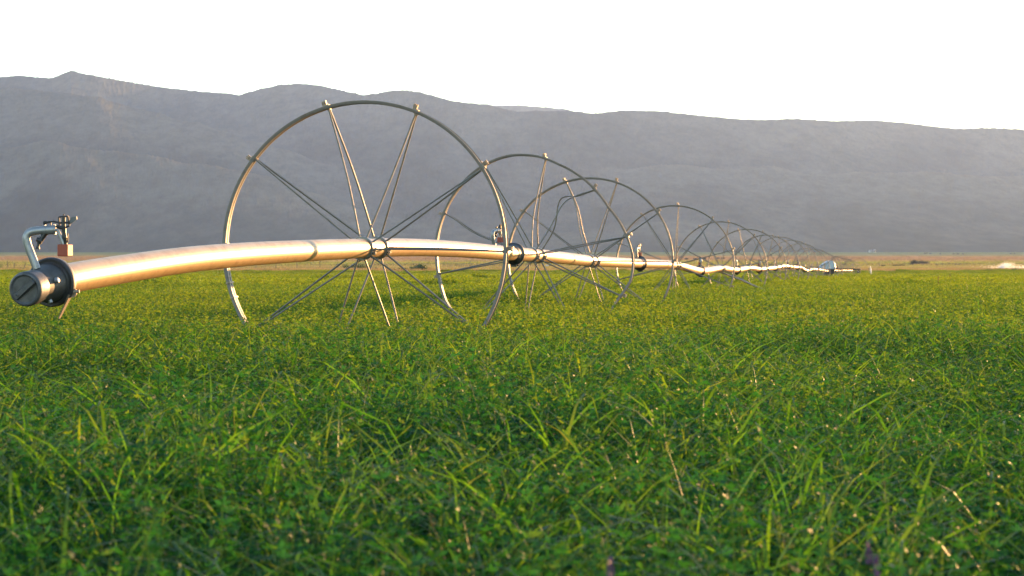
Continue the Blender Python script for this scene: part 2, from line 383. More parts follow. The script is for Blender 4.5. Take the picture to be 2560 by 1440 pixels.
def alfalfa_patch(name, size, stems, hmean, hstd, nodes, ll, lw, grass, gh, seed, straw, gw=.008, top=.62, gseg=6, young_lit=.6, gt=.45, lt=.36):
    R = np.random.default_rng(seed)
    Vs = []; Fs = []; Ts = []; Tips = []; Ms = []; off = 0
    def put(V, Fc, mat, tint, tip=None):
        nonlocal off
        V = V.reshape(-1, 3)
        Vs.append(V); Fs.append(Fc + off); Ts.append(tint); Tips.append(np.zeros(len(V)) if tip is None else tip); Ms.append(np.full(len(Fc), mat)); off += len(V)
    x = (R.random(stems) - .5) * size; y = (R.random(stems) - .5) * size
    h = np.clip(R.normal(hmean, hstd, stems), hmean * .55, hmean * 1.45)
    lean = R.normal(0, .16, (stems, 2))
    # stems: thin three-sided spindles as 2 quads
    b = np.stack([x, y, np.zeros(stems)], 1); tp = b + np.stack([lean[:, 0] * h, lean[:, 1] * h, h], 1)
    az = R.random(stems) * 2 * np.pi; sd = np.stack([np.cos(az), np.sin(az), np.zeros(stems)], 1) * (.0016 if nodes > 6 else .003)
    q = np.stack([b - sd, b + sd, tp + sd * .6, tp - sd * .6], 1)
    put(q, np.arange(stems * 4).reshape(-1, 4), 1, np.repeat(R.random(stems), 4))
    # trifoliate leaves up the stem
    n = stems * nodes
    f = (np.tile(np.linspace(1 - top, 1.0, nodes), stems) + R.normal(0, .02, n)).clip(.2, 1.02)
    si = np.repeat(np.arange(stems), nodes)
    p = b[si] + (tp - b)[si] * f[:, None]
    a = R.random(n) * 2 * np.pi
    out = np.stack([np.cos(a), np.sin(a), R.normal(.35, .35, n) + (f > .93) * .9], 1); out = unit(out)
    pet = (R.random(n) * .5 + .7) * ll * 1.25 * (1.25 - f * .55)
    c = p + out * pet[:, None]
    tl = np.clip(R.normal(lt, .15, n) + np.clip((f - .80) / .2, 0, 1) ** 1.5 * young_lit, 0, 1)  # paler young tops, plus sunlight painted into the leaf tint
    up = np.array([0, 0, 1.0])
    s0 = unit(np.cross(out, up)); nr = unit(np.cross(s0, out)) + R.normal(0, .35, (n, 3)); nr = unit(nr)
    s0 = unit(np.cross(out, nr)); nr = np.cross(s0, out)
    for k in (-1, 0, 1):
        d = unit(out * (1.0 if k == 0 else .55) + s0 * k * .8 + nr * R.normal(.1, .25, n)[:, None])
        s = unit(np.cross(d, nr)); n2 = np.cross(s, d)
        Lk = ll * (R.random(n) * .5 + .72) * (1.15 - .35 * (f > .95)); Wk = Lk * lw * (R.random(n) * .3 + .85)
        q = rot_leaf(c, d, s, n2, Lk, Wk, .18, .12)
        fi = np.arange(n * 4).reshape(-1, 4)
        tri = np.concatenate([fi[:, [0, 1, 2]], fi[:, [0, 2, 3]]])
        put(q, np.concatenate([tri, tri[:, 2:]], 1) if False else fi, 0, np.repeat(np.clip(tl + R.normal(0, .07, n), 0, 1), 4))
    # arching grass blades
    for (cnt, hm, mat, wid) in ((grass, gh, 2, gw), (straw, gh * .85, 3, gw * .55)):
        if not cnt: continue
        gx_ = (R.random(cnt) - .5) * size; gy_ = (R.random(cnt) - .5) * size
        if mat == 2:                                                   # most blades stand in tufts
            nt_ = max(2, cnt // 11); cl = R.integers(0, nt_, cnt); tx = (R.random(nt_) - .5) * size; ty = (R.random(nt_) - .5) * size; own = R.random(cnt) < .7
            gx_ = np.where(own, tx[cl] + R.normal(0, .018, cnt), gx_); gy_ = np.where(own, ty[cl] + R.normal(0, .018, cnt), gy_)
        hh = np.clip(R.normal(hm, hm * .11, cnt), hm * .6, hm * 1.28); az = R.random(cnt) * 2 * np.pi
        bend = np.clip(R.normal(.95, .45, cnt), .15, 1.9) * (1.0 if mat == 2 else .35)
        dirv = np.stack([np.cos(az), np.sin(az)], 1); tw = R.normal(0, .7, cnt)
        sa = az + np.pi / 2 + tw; sv = np.stack([np.cos(sa), np.sin(sa), np.zeros(cnt)], 1)
        t = np.linspace(0, 1, gseg + 1)
        # angle from vertical grows along the blade
        ang = (t[None, :] ** 2.3) * bend[:, None] * 1.9 + .12 * bend[:, None]
        ds = hh[:, None] * (1.0 + .28 * np.minimum(bend, 1.3))[:, None] / gseg
        px = np.cumsum(np.sin(ang) * ds, 1) - np.sin(ang[:, :1]) * ds; pz = np.cumsum(np.cos(ang) * ds, 1) - ds
        fit = hh / np.maximum(pz.max(1), .02); fit = np.minimum(fit, 1.3)[:, None]; px = px * fit; pz = pz * fit
        P = np.stack([gx_[:, None] + dirv[:, :1] * px, gy_[:, None] + dirv[:, 1:] * px, pz], -1)
        W = wid * (R.random(cnt) * .7 + .65)[:, None] * np.where(t < .45, .7 + t * .66, 1.0 - ((t - .45) / .55) ** 1.7 * .94)[None, :]
        A = P - sv[:, None, :] * W[..., None] * .5; B = P + sv[:, None, :] * W[..., None] * .5
        q = np.stack([A, B], 2)                                       # cnt, seg+1, 2, 3
        base_i = (np.arange(cnt) * (gseg + 1) * 2)[:, None] + np.arange(gseg)[None, :] * 2
        fi = np.stack([base_i, base_i + 1, base_i + 3, base_i + 2], -1).reshape(-1, 4)
        tn = np.clip(R.normal(gt, .22, cnt), 0, 1)
        old = np.clip(R.random(cnt) * 2.4 - 1.75, 0, 1)
        tip = np.clip((t[None, :] - .45) * 2.2, 0, 1) * old[:, None]
        put(q, fi, mat, np.repeat(tn, (gseg + 1) * 2), np.repeat(tip.ravel(), 2))
    V = np.concatenate(Vs); Fc = np.concatenate(Fs)
    me = mesh_np(name, V, Fc, [M['alfalfa'], M['stem'], M['blade'], M['straw']], np.concatenate(Ts), np.concatenate(Tips))
    me.polygons.foreach_set('material_index', np.concatenate(Ms).astype(np.int32))
    return bpy.data.objects.new(name, me)

def near_set(young_lit, gt, lt, s0): return [alfalfa_patch('crop_patch', .6, 200, .36, .06, 18, .0152, .40, g_, .405, s0 + i, 0, young_lit=young_lit, gt=gt, lt=lt, gw=.0068, gseg=9) for i, g_ in enumerate([80, 120, 50, 160])]
near_p = near_set(.14, .24, .24, 100) + near_set(.36, .44, .36, 120)  # first set tinted darker: canopy shade put into leaf and blade colour
mid_p = [alfalfa_patch('crop_patch', 1.2, 560, .37, .055, 13, .0185, .40, g_, .395, 200 + i, s_, young_lit=.68, gt=.66, lt=.50, gw=.0075, gseg=4) for i, (g_, s_) in enumerate([(260, 0), (380, 1), (200, 0), (480, 1)])]  # tinted yellower: sunlight put into leaf and blade colour
far_p = [alfalfa_patch('crop_patch', 3.0, 1700, .37, .05, 8, .040, .46, 1100, .39, 300 + i, 14, young_lit=.95, gt=.98, lt=.74, gw=.011, gseg=4, top=.5) for i in range(3)]  # tinted yellowest: backlit crop tops painted into the leaf and blade colour

def scatter(rng, y0, y1, size, marg, nvar, base_idx, jitter=.35):
    pts = []
    y = y0
    while y < y1:
        half = .2115 * (y + size) + marg
        nx = int(math.ceil(2 * half / size))
        xs = (np.arange(nx) - nx / 2 + .5) * size + rng.normal(0, .1 * size, nx)
        yy = y + rng.normal(0, .12 * size, nx)
        pts.append(np.stack([xs, yy, rng.integers(0, nvar, nx) + base_idx], 1)); y += size
    return np.concatenate(pts)

rs = np.random.default_rng(21)
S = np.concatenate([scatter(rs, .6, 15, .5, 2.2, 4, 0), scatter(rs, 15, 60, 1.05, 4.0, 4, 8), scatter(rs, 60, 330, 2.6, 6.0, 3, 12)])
mix = (S[:, 2] < 4) & (rs.random(len(S)) < np.clip((S[:, 1] - 3.2 + 2 * (fbm(S[:, 0] * .5, S[:, 1] * .3, 2, 91) - .5)) / 6.0, 0, 1)); S[mix, 2] += 4  # painted shade fades with distance: darker near set gives way to paler one
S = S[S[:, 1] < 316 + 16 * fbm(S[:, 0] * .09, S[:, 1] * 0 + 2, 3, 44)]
S = S[~((S[:, 1] < 2.15) & (np.abs(S[:, 0]) < 1.0))]
def gn_scatter(name, pts, zs, variants, rotz, scl, mat_hint, sel):
    me = bpy.data.meshes.new(name)
    me.vertices.add(len(pts)); me.vertices.foreach_set('co', np.stack([pts[:, 0], pts[:, 1], zs], 1).astype(np.float32).ravel())
    a = me.attributes.new('rotv', 'FLOAT_VECTOR', 'POINT')
    tilt = np.random.default_rng(4).normal(0, .04, (len(pts), 2))
    a.data.foreach_set('vector', np.stack([tilt[:, 0], tilt[:, 1], rotz], 1).astype(np.float32).ravel())
    a = me.attributes.new('sclv', 'FLOAT_VECTOR', 'POINT'); a.data.foreach_set('vector', scl.astype(np.float32).ravel())
    a = me.attributes.new('kindi', 'INT', 'POINT'); a.data.foreach_set('value', sel.astype(np.int32))
    for m in mat_hint: me.materials.append(m)
    o = bpy.data.objects.new(name, me); COL.objects.link(o)
    ng = bpy.data.node_groups.new(name + '_scatter', 'GeometryNodeTree')
    ng.interface.new_socket('Geometry', in_out='INPUT', socket_type='NodeSocketGeometry')
    ng.interface.new_socket('Geometry', in_out='OUTPUT', socket_type='NodeSocketGeometry')
    N, L = ng.nodes, ng.links
    gi = N.new('NodeGroupInput'); go = N.new('NodeGroupOutput'); jn = N.new('GeometryNodeJoinGeometry')
    def attr(nm, ty):
        n = N.new('GeometryNodeInputNamedAttribute'); n.data_type = ty; n.inputs[0].default_value = nm
        return [s for s in n.outputs if s.enabled and s.name == 'Attribute'][0]
    ro, sl, ki = attr('rotv', 'FLOAT_VECTOR'), attr('sclv', 'FLOAT_VECTOR'), attr('kindi', 'INT')
    for k, v in enumerate(variants):
        oi = N.new('GeometryNodeObjectInfo'); oi.inputs['Object'].default_value = v; oi.inputs['As Instance'].default_value = True
        cp = N.new('FunctionNodeCompare'); cp.data_type = 'INT'; cp.operation = 'EQUAL'
        ii = [s for s in cp.inputs if s.type == 'INT']; L.new(ki, ii[0]); ii[1].default_value = k
        ip = N.new('GeometryNodeInstanceOnPoints')
        L.new(gi.outputs[0], ip.inputs['Points']); L.new(cp.outputs[0], ip.inputs['Selection']); L.new(oi.outputs['Geometry'], ip.inputs['Instance'])
        L.new(ro, ip.inputs['Rotation']); L.new(sl, ip.inputs['Scale']); L.new(ip.outputs[0], jn.inputs[0])
    L.new(jn.outputs[0], go.inputs[0])
    md = o.modifiers.new('scatter', 'NODES'); md.node_group = ng
    return o
hz = .76 + .44 * fbm(S[:, 0] * .6, S[:, 1] * .45, 3, 8) + (fbm(S[:, 0] * .05, S[:, 1] * .03, 2, 60) - .5) * .22
hz = hz * np.clip(.86 + (S[:, 1] - 2.2) * .07, .86, 1.0)
scl = np.stack([np.ones(len(S)), np.ones(len(S)), hz], 1) * (1 + rs.normal(0, .04, (len(S), 1)))
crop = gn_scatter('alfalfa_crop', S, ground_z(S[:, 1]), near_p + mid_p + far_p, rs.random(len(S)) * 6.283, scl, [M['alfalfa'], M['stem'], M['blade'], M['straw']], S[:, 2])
tag(crop, 'knee high green alfalfa and grass crop covering the whole field', 'crop', kind='stuff')

# dry grass of the valley floor and of the field's far margin
def tuft_patch(name, size, cnt, h, w, seed):
    R = np.random.default_rng(seed)
    x = (R.random(cnt) - .5) * size; y = (R.random(cnt) - .5) * size; hh = h * (R.random(cnt) * .8 + .5)
    az = R.random(cnt) * 6.283; sd = np.stack([np.cos(az), np.sin(az), np.zeros(cnt)], 1) * w * .5
    ln = R.normal(0, .3, (cnt, 2)); b = np.stack([x, y, np.full(cnt, -.1)], 1); t = b + np.stack([ln[:, 0] * hh, ln[:, 1] * hh, hh + .1], 1)
    q = np.stack([b - sd, b + sd, t + sd * .35, t - sd * .35], 1)
    return bpy.data.objects.new(name, mesh_np(name, q.reshape(-1, 3), np.arange(cnt * 4).reshape(-1, 4), M['drygrass'], np.repeat(R.random(cnt), 4)))
M['drygrass'] = drygrass_mat()
tp = [tuft_patch('grass_patch', 5.0, 300, .26, .08, 400 + i) for i in range(3)] + [tuft_patch('grass_patch', 14.0, 420, .30, .25, 410 + i) for i in range(2)]
rg = np.random.default_rng(5)
T = np.concatenate([scatter(rg, 322, 620, 4.6, 14, 3, 0), scatter(rg, 620, 1900, 13.0, 20, 2, 3)])
hz = .55 + .9 * fbm(T[:, 0] * .04, T[:, 1] * .02, 3, 12)
gn = gn_scatter('dry_grass', T, ground_z(T[:, 1]), tp, rg.random(len(T)) * 6.283, np.stack([np.ones(len(T)), np.ones(len(T)), hz], 1), [M['drygrass']], T[:, 2])
tag(gn, 'tan dry grass growing over the flat valley behind the field', 'grass', kind='stuff')

# ------------------------------------------------------------------ the wheel line
PTS = [(110, 709), (165, 697), (230, 685.5), (300, 674), (450, 651.5), (600, 637), (735, 628.5), (905, 621), (1000, 618.5), (1140, 623), (1240, 631), (1290, 635), (1335, 638), (1475, 652), (1600, 658.5), (1690, 663),
       (1750, 677), (1803, 671), (1842, 674.5), (1876, 670), (1897, 673), (1923, 671), (1941, 669), (1962, 665), (1975, 667), (1990, 668), (2004, 670), (2014, 676), (2030, 673), (2050, 675), (2070, 677.5), (2090, 676.5), (2120, 676), (2140, 676), (2150, 676)]
KY = np.array([21734.0 / (2215 - x) for x, y in PTS]); KZ = np.array([HC + (YH - y) / F * Y for (x, y), Y in zip(PTS, KY)])
KM = np.gradient(KZ, KY)
def path(Y):
    Y = float(np.clip(Y, KY[0] - 2, KY[-1]))
    i = int(np.clip(np.searchsorted(KY, Y) - 1, 0, len(KY) - 2)); h = KY[i + 1] - KY[i]; t = (Y - KY[i]) / h
    if t < 0: z = KZ[0] + KM[0] * (Y - KY[0])
    else:
        z = (2 * t ** 3 - 3 * t * t + 1) * KZ[i] + (t ** 3 - 2 * t * t + t) * h * KM[i] + (-2 * t ** 3 + 3 * t * t) * KZ[i + 1] + (t ** 3 - t * t) * h * KM[i + 1]
    return Vector((.14655 * Y - 3.4066, Y, z))
def tangent(Y): return (path(Y + .05) - path(Y - .05)).normalized()

WHEEL_Y = [16.85, 24.7, 29.4, 41.2, 52.6, 62.6, 72.3, 82, 92, 101.5, 111, 121.5, 132, 143, 164, 175, 187, 200, 214, 229, 245]
COUP_Y = [23.35, 35.3, 46.7, 58.3, 68.4, 78.5, 88.7, 98, 107, 117, 127, 138, 157, 170, 181, 193, 207, 222, 237]
END_Y = 10.47
line = empty('wheel_line', (path(END_Y).x, END_Y, 0))
tag(line, 'long aluminium irrigation pipe on a row of spoked steel wheels crossing the field', 'irrigation line')
PIPE_R = .0635
edges = [END_Y] + COUP_Y + [258]
for i in range(len(edges) - 1):
    a, b = edges[i], edges[i + 1]; n = max(6, int((b - a) * (3.2 if a < 60 else .9)))
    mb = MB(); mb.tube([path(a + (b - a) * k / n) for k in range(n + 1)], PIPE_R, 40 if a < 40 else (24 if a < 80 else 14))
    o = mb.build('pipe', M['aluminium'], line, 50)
    if i == 0: tag(o, 'nearest pipe length bowed up over the first wheel, warm sunlit underside')

# couplers: flared sleeve, rolled ring, latch tail
for i, y in enumerate(COUP_Y):
    p = path(y); t = tangent(y); sg = 32 if y < 50 else 14
    mb = MB(); mb.lathe([(-.13, .066), (-.125, .069), (-.09, .074), (-.05, .084), (-.025, .094), (-.018, .101), (-.004, .104), (.012, .104), (.022, .098), (.024, .084), (.03, .070), (.055, .066)], p, t, sg)
    cp = mb.build('coupler', M['dark_cast'], line, 40)
    if y < 80:
        mb = MB(); e = t.cross(Vector((0, 0, 1))).normalized()
        q = p + e * .02 - Vector((0, 0, .092))
        mb.tube([q, q + t * .03 + Vector((0, 0, -.012)) + e * .015, q + t * .075 + e * .03 + Vector((0, 0, .012))], [.012, .010, .005], 6)
        mb.box(p - Vector((0, 0, .105)), (.05, .03, .03))
        mb.build('latch', M['dark_cast'], cp, 40)

# end plug on the near end
pE = path(END_Y); tE = tangent(END_Y)
out = (-tE + Vector((-.12, 0, -.05))).normalized()
fl = pE + out * .03
mb = MB()
mb.lathe([(-.075, .066), (-.045, .074), (-.03, .088), (-.018, .098), (.0, .1015), (.018, .1015), (.026, .096), (.024, .086), (.030, .080), (.060, .078), (.10, .071), (.14, .067), (.17, .064)], fl, out, 48)
plug = mb.build('end_plug', M['dark_cast'], line, 35)
tag(plug, 'dark flanged plug closing the near end of the pipe')
capo = fl + out * .168
mb = MB(); mb.lathe([(0, .0655), (.004, .069), (.075, .0705), (.086, .069), (.092, .0655), (.094, .060), (.088, .052), (.087, .0)], capo, out, 48, True, False)
cap = mb.build('plug_cap', M['cast'], plug, 35)
face = capo + out * .088
ex = out.cross(Vector((0, 0, 1))).normalized(); ex = -ex if ex.x < 0 else ex; ez = out.cross(ex).normalized(); ez = -ez if ez.z < 0 else ez
R3 = Matrix((ex, ez, out)).transposed()
ang = math.radians(37)
hx = ex * math.cos(ang) + ez * math.sin(ang); hyv = -ex * math.sin(ang) + ez * math.cos(ang)
mb = MB()
pts = []
for (s, w) in ((-.052, .010), (-.050, .013), (.052, .0095), (.057, .006)):
    for dz, k in ((0, 1.25), (.020 if s > 0 else .013, .85)):
        for sg in (-1, 1): pts.append(face + hx * s + hyv * (w * k * sg) + out * dz)
fc = [(0, 1, 3, 2), (12, 14, 15, 13)]
for k in range(3):
    b = k * 4; fc += [(b, b + 4, b + 5, b + 1), (b + 2, b + 3, b + 7, b + 6), (b, b + 2, b + 6, b + 4), (b + 1, b + 5, b + 7, b + 3)]
mb.add(pts, fc); mb.lathe([(0, .007), (.004, .007), (.005, .004), (.002, .003)], face - hx * .034 + out * .0125, out, 12)
mb.build('plug_handle', M['cast'], plug, 30)
mb = MB()
# bolts round the plug, and the spigot where the riser enters
mb.lathe([(0, .012), (.012, .012), (.014, .009)], fl + out * .11 + ex * .066 + ez * .018, (ex + ez * .25).normalized(), 12)
mb.build('plug_bolt', M['zinc_tube'], plug, 40); mb = MB()
mb.lathe([(0, .010), (.012, .010), (.014, .008)], fl + out * .10 + ex * .03 - ez * .062, (-ez + ex * .4).normalized(), 12)
mb.build('plug_bolt', M['zinc_tube'], plug, 40)
# hinge bolt and flat lever hanging from the flange
mb = MB(); q = fl + ex * .085 - ez * .040
mb.lathe([(-.016, .011), (.016, .011), (.018, .007), (.03, .007)], q, (ex - out * .3).normalized(), 12)
mb.lathe([(-.006, .020), (.006, .020)], q - ez * .004, tE, 14)
mb.build('lever_bolt', M['lug'], plug, 40)
mb = MB(); q0 = fl + ex * .080 - ez * .052; q1 = fl + ex * .022 - ez * .150
dv = (q1 - q0).normalized(); sv = dv.cross(tE).normalized()
mb.add([q0 + tE * .012 + sv * .004, q0 - tE * .030 + sv * .004, q1 - tE * .012 + sv * .002, q1 + tE * .010 + sv * .002, q0 + tE * .012 - sv * .004, q0 - tE * .030 - sv * .004, q1 - tE * .012 - sv * .002, q1 + tE * .010 - sv * .002],
       [(0, 1, 2, 3), (7, 6, 5, 4), (0, 4, 5, 1), (1, 5, 6, 2), (2, 6, 7, 3), (3, 7, 4, 0)])
mb.build('lever', M['lug'], plug)

# wheels
def wheel_frame(Y):
    a = tangent(Y); e1 = a.cross(Vector((0, 0, 1))).normalized(); e2 = e1.cross(a).normalized()
    return path(Y), a, e1, e2

RIM = [(-.046, 0), (-.038, .001), (-.031, -.012), (-.008, -.012), (-.003, -.003), (.003, -.003), (.008, -.012), (.031, -.012), (.038, .001), (.046, 0),
       (.046, -.006), (.039, -.021), (.009, -.022), (.004, -.013), (-.004, -.013), (-.009, -.022), (-.039, -.021), (-.046, -.006)]

def make_wheel(R, phase, detail, radial=None, bends=None, nsp=10, seed=0):
    """wheel about the local Y axis, centre at the origin. X to the right, Z up"""
    rnd = random.Random(seed)
    def rr(a):
        if radial is None: return R * (1 + .004 * math.sin(2 * a + seed) + .003 * math.sin(3 * a + 2 * seed))
        d = math.degrees(a) % 360; xs = [q[0] for q in radial]; v = [q[1] for q in radial]
        return R * float(np.interp(d, xs + [xs[0] + 360], v + [v[0]], period=None) if d >= xs[0] else np.interp(d + 360, xs + [xs[0] + 360], v + [v[0]]))
    seg = 120 if detail else 64
    mb = MB(); n = len(RIM); V = []; Fc = []
    for k in range(seg):
        a = 2 * math.pi * k / seg; r0 = rr(a)
        for ax, dr in RIM: V.append((math.cos(a) * (r0 + dr), ax, math.sin(a) * (r0 + dr)))
    for k in range(seg):
        k2 = (k + 1) % seg
        for j in range(n):
            j2 = (j + 1) % n; Fc.append((k * n + j, k * n + j2, k2 * n + j2, k2 * n + j))
    mb.add(V, Fc)
    parts = {'rim': mb, 'spoke': [], 'lug': [], 'hub_clamp': []}
    for s in (-.25, .25):
        c = MB(); c.lathe([(-.028, .0645), (-.028, .076), (-.020, .079), (.020, .079), (.028, .076), (.028, .0645)], (0, s, 0), (0, 1, 0), 28, False, False)
        for a in (-12, 168):
            ca, sa = math.cos(math.radians(a)), math.sin(math.radians(a))
            for k in (-1, 1):
                c.box((ca * .084 - sa * .010 * k, s, sa * .084 + ca * .010 * k), (.022, .040, .007), Matrix.Rotation(-math.radians(a), 3, 'Y'))
                c.tube([(ca * .086 - sa * .026, s + k * .014, sa * .086 + ca * .026), (ca * .086 + sa * .026, s + k * .014, sa * .086 - ca * .026)], .0045, 6)
        parts['hub_clamp'].append(c)
    for i in range(nsp):
        d = (phase + i * 360.0 / nsp) % 360; a = math.radians(d); r0 = rr(a); ca, sa = math.cos(a), math.sin(a)
        bend = None
        for bd in (bends or []):
            if abs((bd[0] - d + 180) % 360 - 180) < 12: bend = bd[1]
        for s in (-1, 1):
            ha = a + math.radians(3 * s) * (1 if detail else 0)
            p0 = Vector((math.cos(ha) * .077, s * .25, math.sin(ha) * .077)); p1 = Vector((ca * (r0 - .02), s * .018, sa * (r0 - .02)))
            m = MB(); bow = rnd.gauss(0, .004); side = Vector((-sa, 0, ca))
            if bend is not None:
                ctrl = [p0] + [p0.lerp(p1, f) * 1 + side * (o + .035 * s * (k == 1) * (o > .1)) for k, (f, o) in enumerate(bend)] + [p1]
                pts = []
                for k in range(len(ctrl) - 1):
                    A = ctrl[max(k - 1, 0)]; B = ctrl[k]; C = ctrl[k + 1]; D = ctrl[min(k + 2, len(ctrl) - 1)]
                    for q in range(6):
                        t = q / 6; pts.append(.5 * ((2 * B) + (C - A) * t + (2 * A - 5 * B + 4 * C - D) * t * t + (3 * B - A - 3 * C + D) * t ** 3))
                pts.append(ctrl[-1])
            else:
                pts = [p0.lerp(p1, k / 6) + side * (bow * math.sin(math.pi * k / 6)) for k in range(7)] if detail else [p0, p1]
            m.tube(pts, .0066 if detail else .0068, 6)
            parts['spoke'].append(m)
        l = MB(); Rm = Matrix.Rotation(-a, 3, 'Y')            # local x radial, z tangential
        def lb(rad, tg, ax, size): l.box((ca * (r0 + rad) - sa * tg, ax, sa * (r0 + rad) + ca * tg), size, Rm)
        tg0 = .020
        lb(.004, tg0 * .5, 0, (.008, .060, .04))
        for k in (-1, 0, 1): lb(.023, tg0 + k * .011, 0, (.032, .045 - abs(k) * .012, .0065))
        lb(.018, tg0, 0, (.020, .014, .026)); lb(-.025, 0, 0, (.010, .050, .022))
        parts['lug'].append(l)
    return parts

def bpart(m, name, mat, parent, frame, smooth=40):
    p, a, e1, e2 = frame
    o = m.build(name, mat, parent, smooth)
    return o

def set_matrix(o, frame):
    p, a, e1, e2 = frame
    o.matrix_world = Matrix(((e1.x, a.x, e2.x, p.x), (e1.y, a.y, e2.y, p.y), (e1.z, a.z, e2.z, p.z), (0, 0, 0, 1)))

W2 = [(0, 1.005), (16, .95), (32, .90), (48, .91), (62, .93), (75, .955), (87, 1.0), (95, 1.02), (103, 1.04), (110, 1.045), (122, 1.047), (141, 1.03), (157, 1.015), (171, 1.01), (182, 1.0), (194, 1.0), (207, 1.02), (270, 1.0), (331, .96), (339, .99), (346, 1.02), (355, 1.015)]
W1 = [(d, .989 + .019 * math.sin(math.radians(d)) ** 2 - .038 * math.cos(math.radians(d))) for d in range(0, 360, 6)]
SPEC = {0: dict(phase=-1.5, radial=W1, bends=[(107, [(.35, -.012), (.62, -.012)])]),
        1: dict(phase=11, radial=W2, bends=[(47, [(.30, .05), (.62, .155), (.80, .085)]), (155, [(.3, .035), (.62, .045), (.85, .012)]), (83, [(.3, .03), (.6, .025)])]),
        2: dict(phase=-1.0, bends=[(107, [(.3, .0), (.65, -.03)])]),
        3: dict(phase=14.5), 4: dict(phase=8)}
NAMES = {0: 'nearest and largest wheel, round rim towering over the bowed pipe', 1: 'bent wheel with a kinked rim and two buckled spokes',
         2: 'round wheel right behind the bent one', 3: 'wheel just before the dip in the pipe'}
far_mesh = {}
R_W = .965
for i, y in enumerate(WHEEL_Y):
    fr = wheel_frame(y); det = i < 5
    sp = SPEC.get(i, {})
    if det:
        P = make_wheel(R_W, sp.get('phase', 0), True, sp.get('radial'), sp.get('bends'), 10, i + 1)
        w = P['rim'].build('wheel', M['galv'], line, 35); set_matrix(w, fr)
        for m in P['spoke']: m.build('spoke', M['rod'], w, 40)
        for m in P['lug']: m.build('lug', M['lug'], w)
        for m in P['hub_clamp']: m.build('hub_clamp', M['clamp'], w, 40)
        if i in NAMES: w['label'] = NAMES[i]
        if i == 0:
            for d in (193.5, 199.5):
                m = MB(); a = math.radians(d); rc = R_W * (.989 + .019 * math.sin(a) ** 2 - .038 * math.cos(a)) - .012; m.box((math.cos(a) * rc, 0, math.sin(a) * rc), (.030, .104, .010), Matrix.Rotation(-a, 3, 'Y'))
                m.build('rim_clamp', M['lug'], w)
    else:
        key = i % 3
        if key not in far_mesh:
            P = make_wheel(R_W, (5, 20, 30)[key], False, None, None, 10, i + 3)
            rim = P['rim']; sp_ = MB(); lg = MB(); hc = MB()
            for m in P['spoke']: sp_.add(m.v, m.f)
            for m in P['lug']: lg.add(m.v, m.f)
            for m in P['hub_clamp']: hc.add(m.v, m.f)
            w = rim.build('wheel', M['galv'], line, 35); s = sp_.build('spokes', M['rod'], w, 40); l = lg.build('lugs', M['lug'], w); h = hc.build('hub_clamp', M['clamp'], w, 40)
            far_mesh[key] = (w, [s, l, h])
        else:
            w0, ch = far_mesh[key]; w = w0.copy(); COL.objects.link(w)
            for c in ch:
                c2 = c.copy(); COL.objects.link(c2); c2.parent = w
        set_matrix(w, fr)

# dark brace bar running from the fifth wheel's hub down into the crop
mb = MB(); mb.tube([path(52.4) + Vector((0, 0, -.07)), at(1856, 701, 48.2), at(1916, 728, 45.0)], [.017, .018, .018], 8)
br = mb.build('brace_bar', M['dark_beam'], line, 40); tag(br, 'thick dark bar slanting from the fifth wheel hub into the crop')

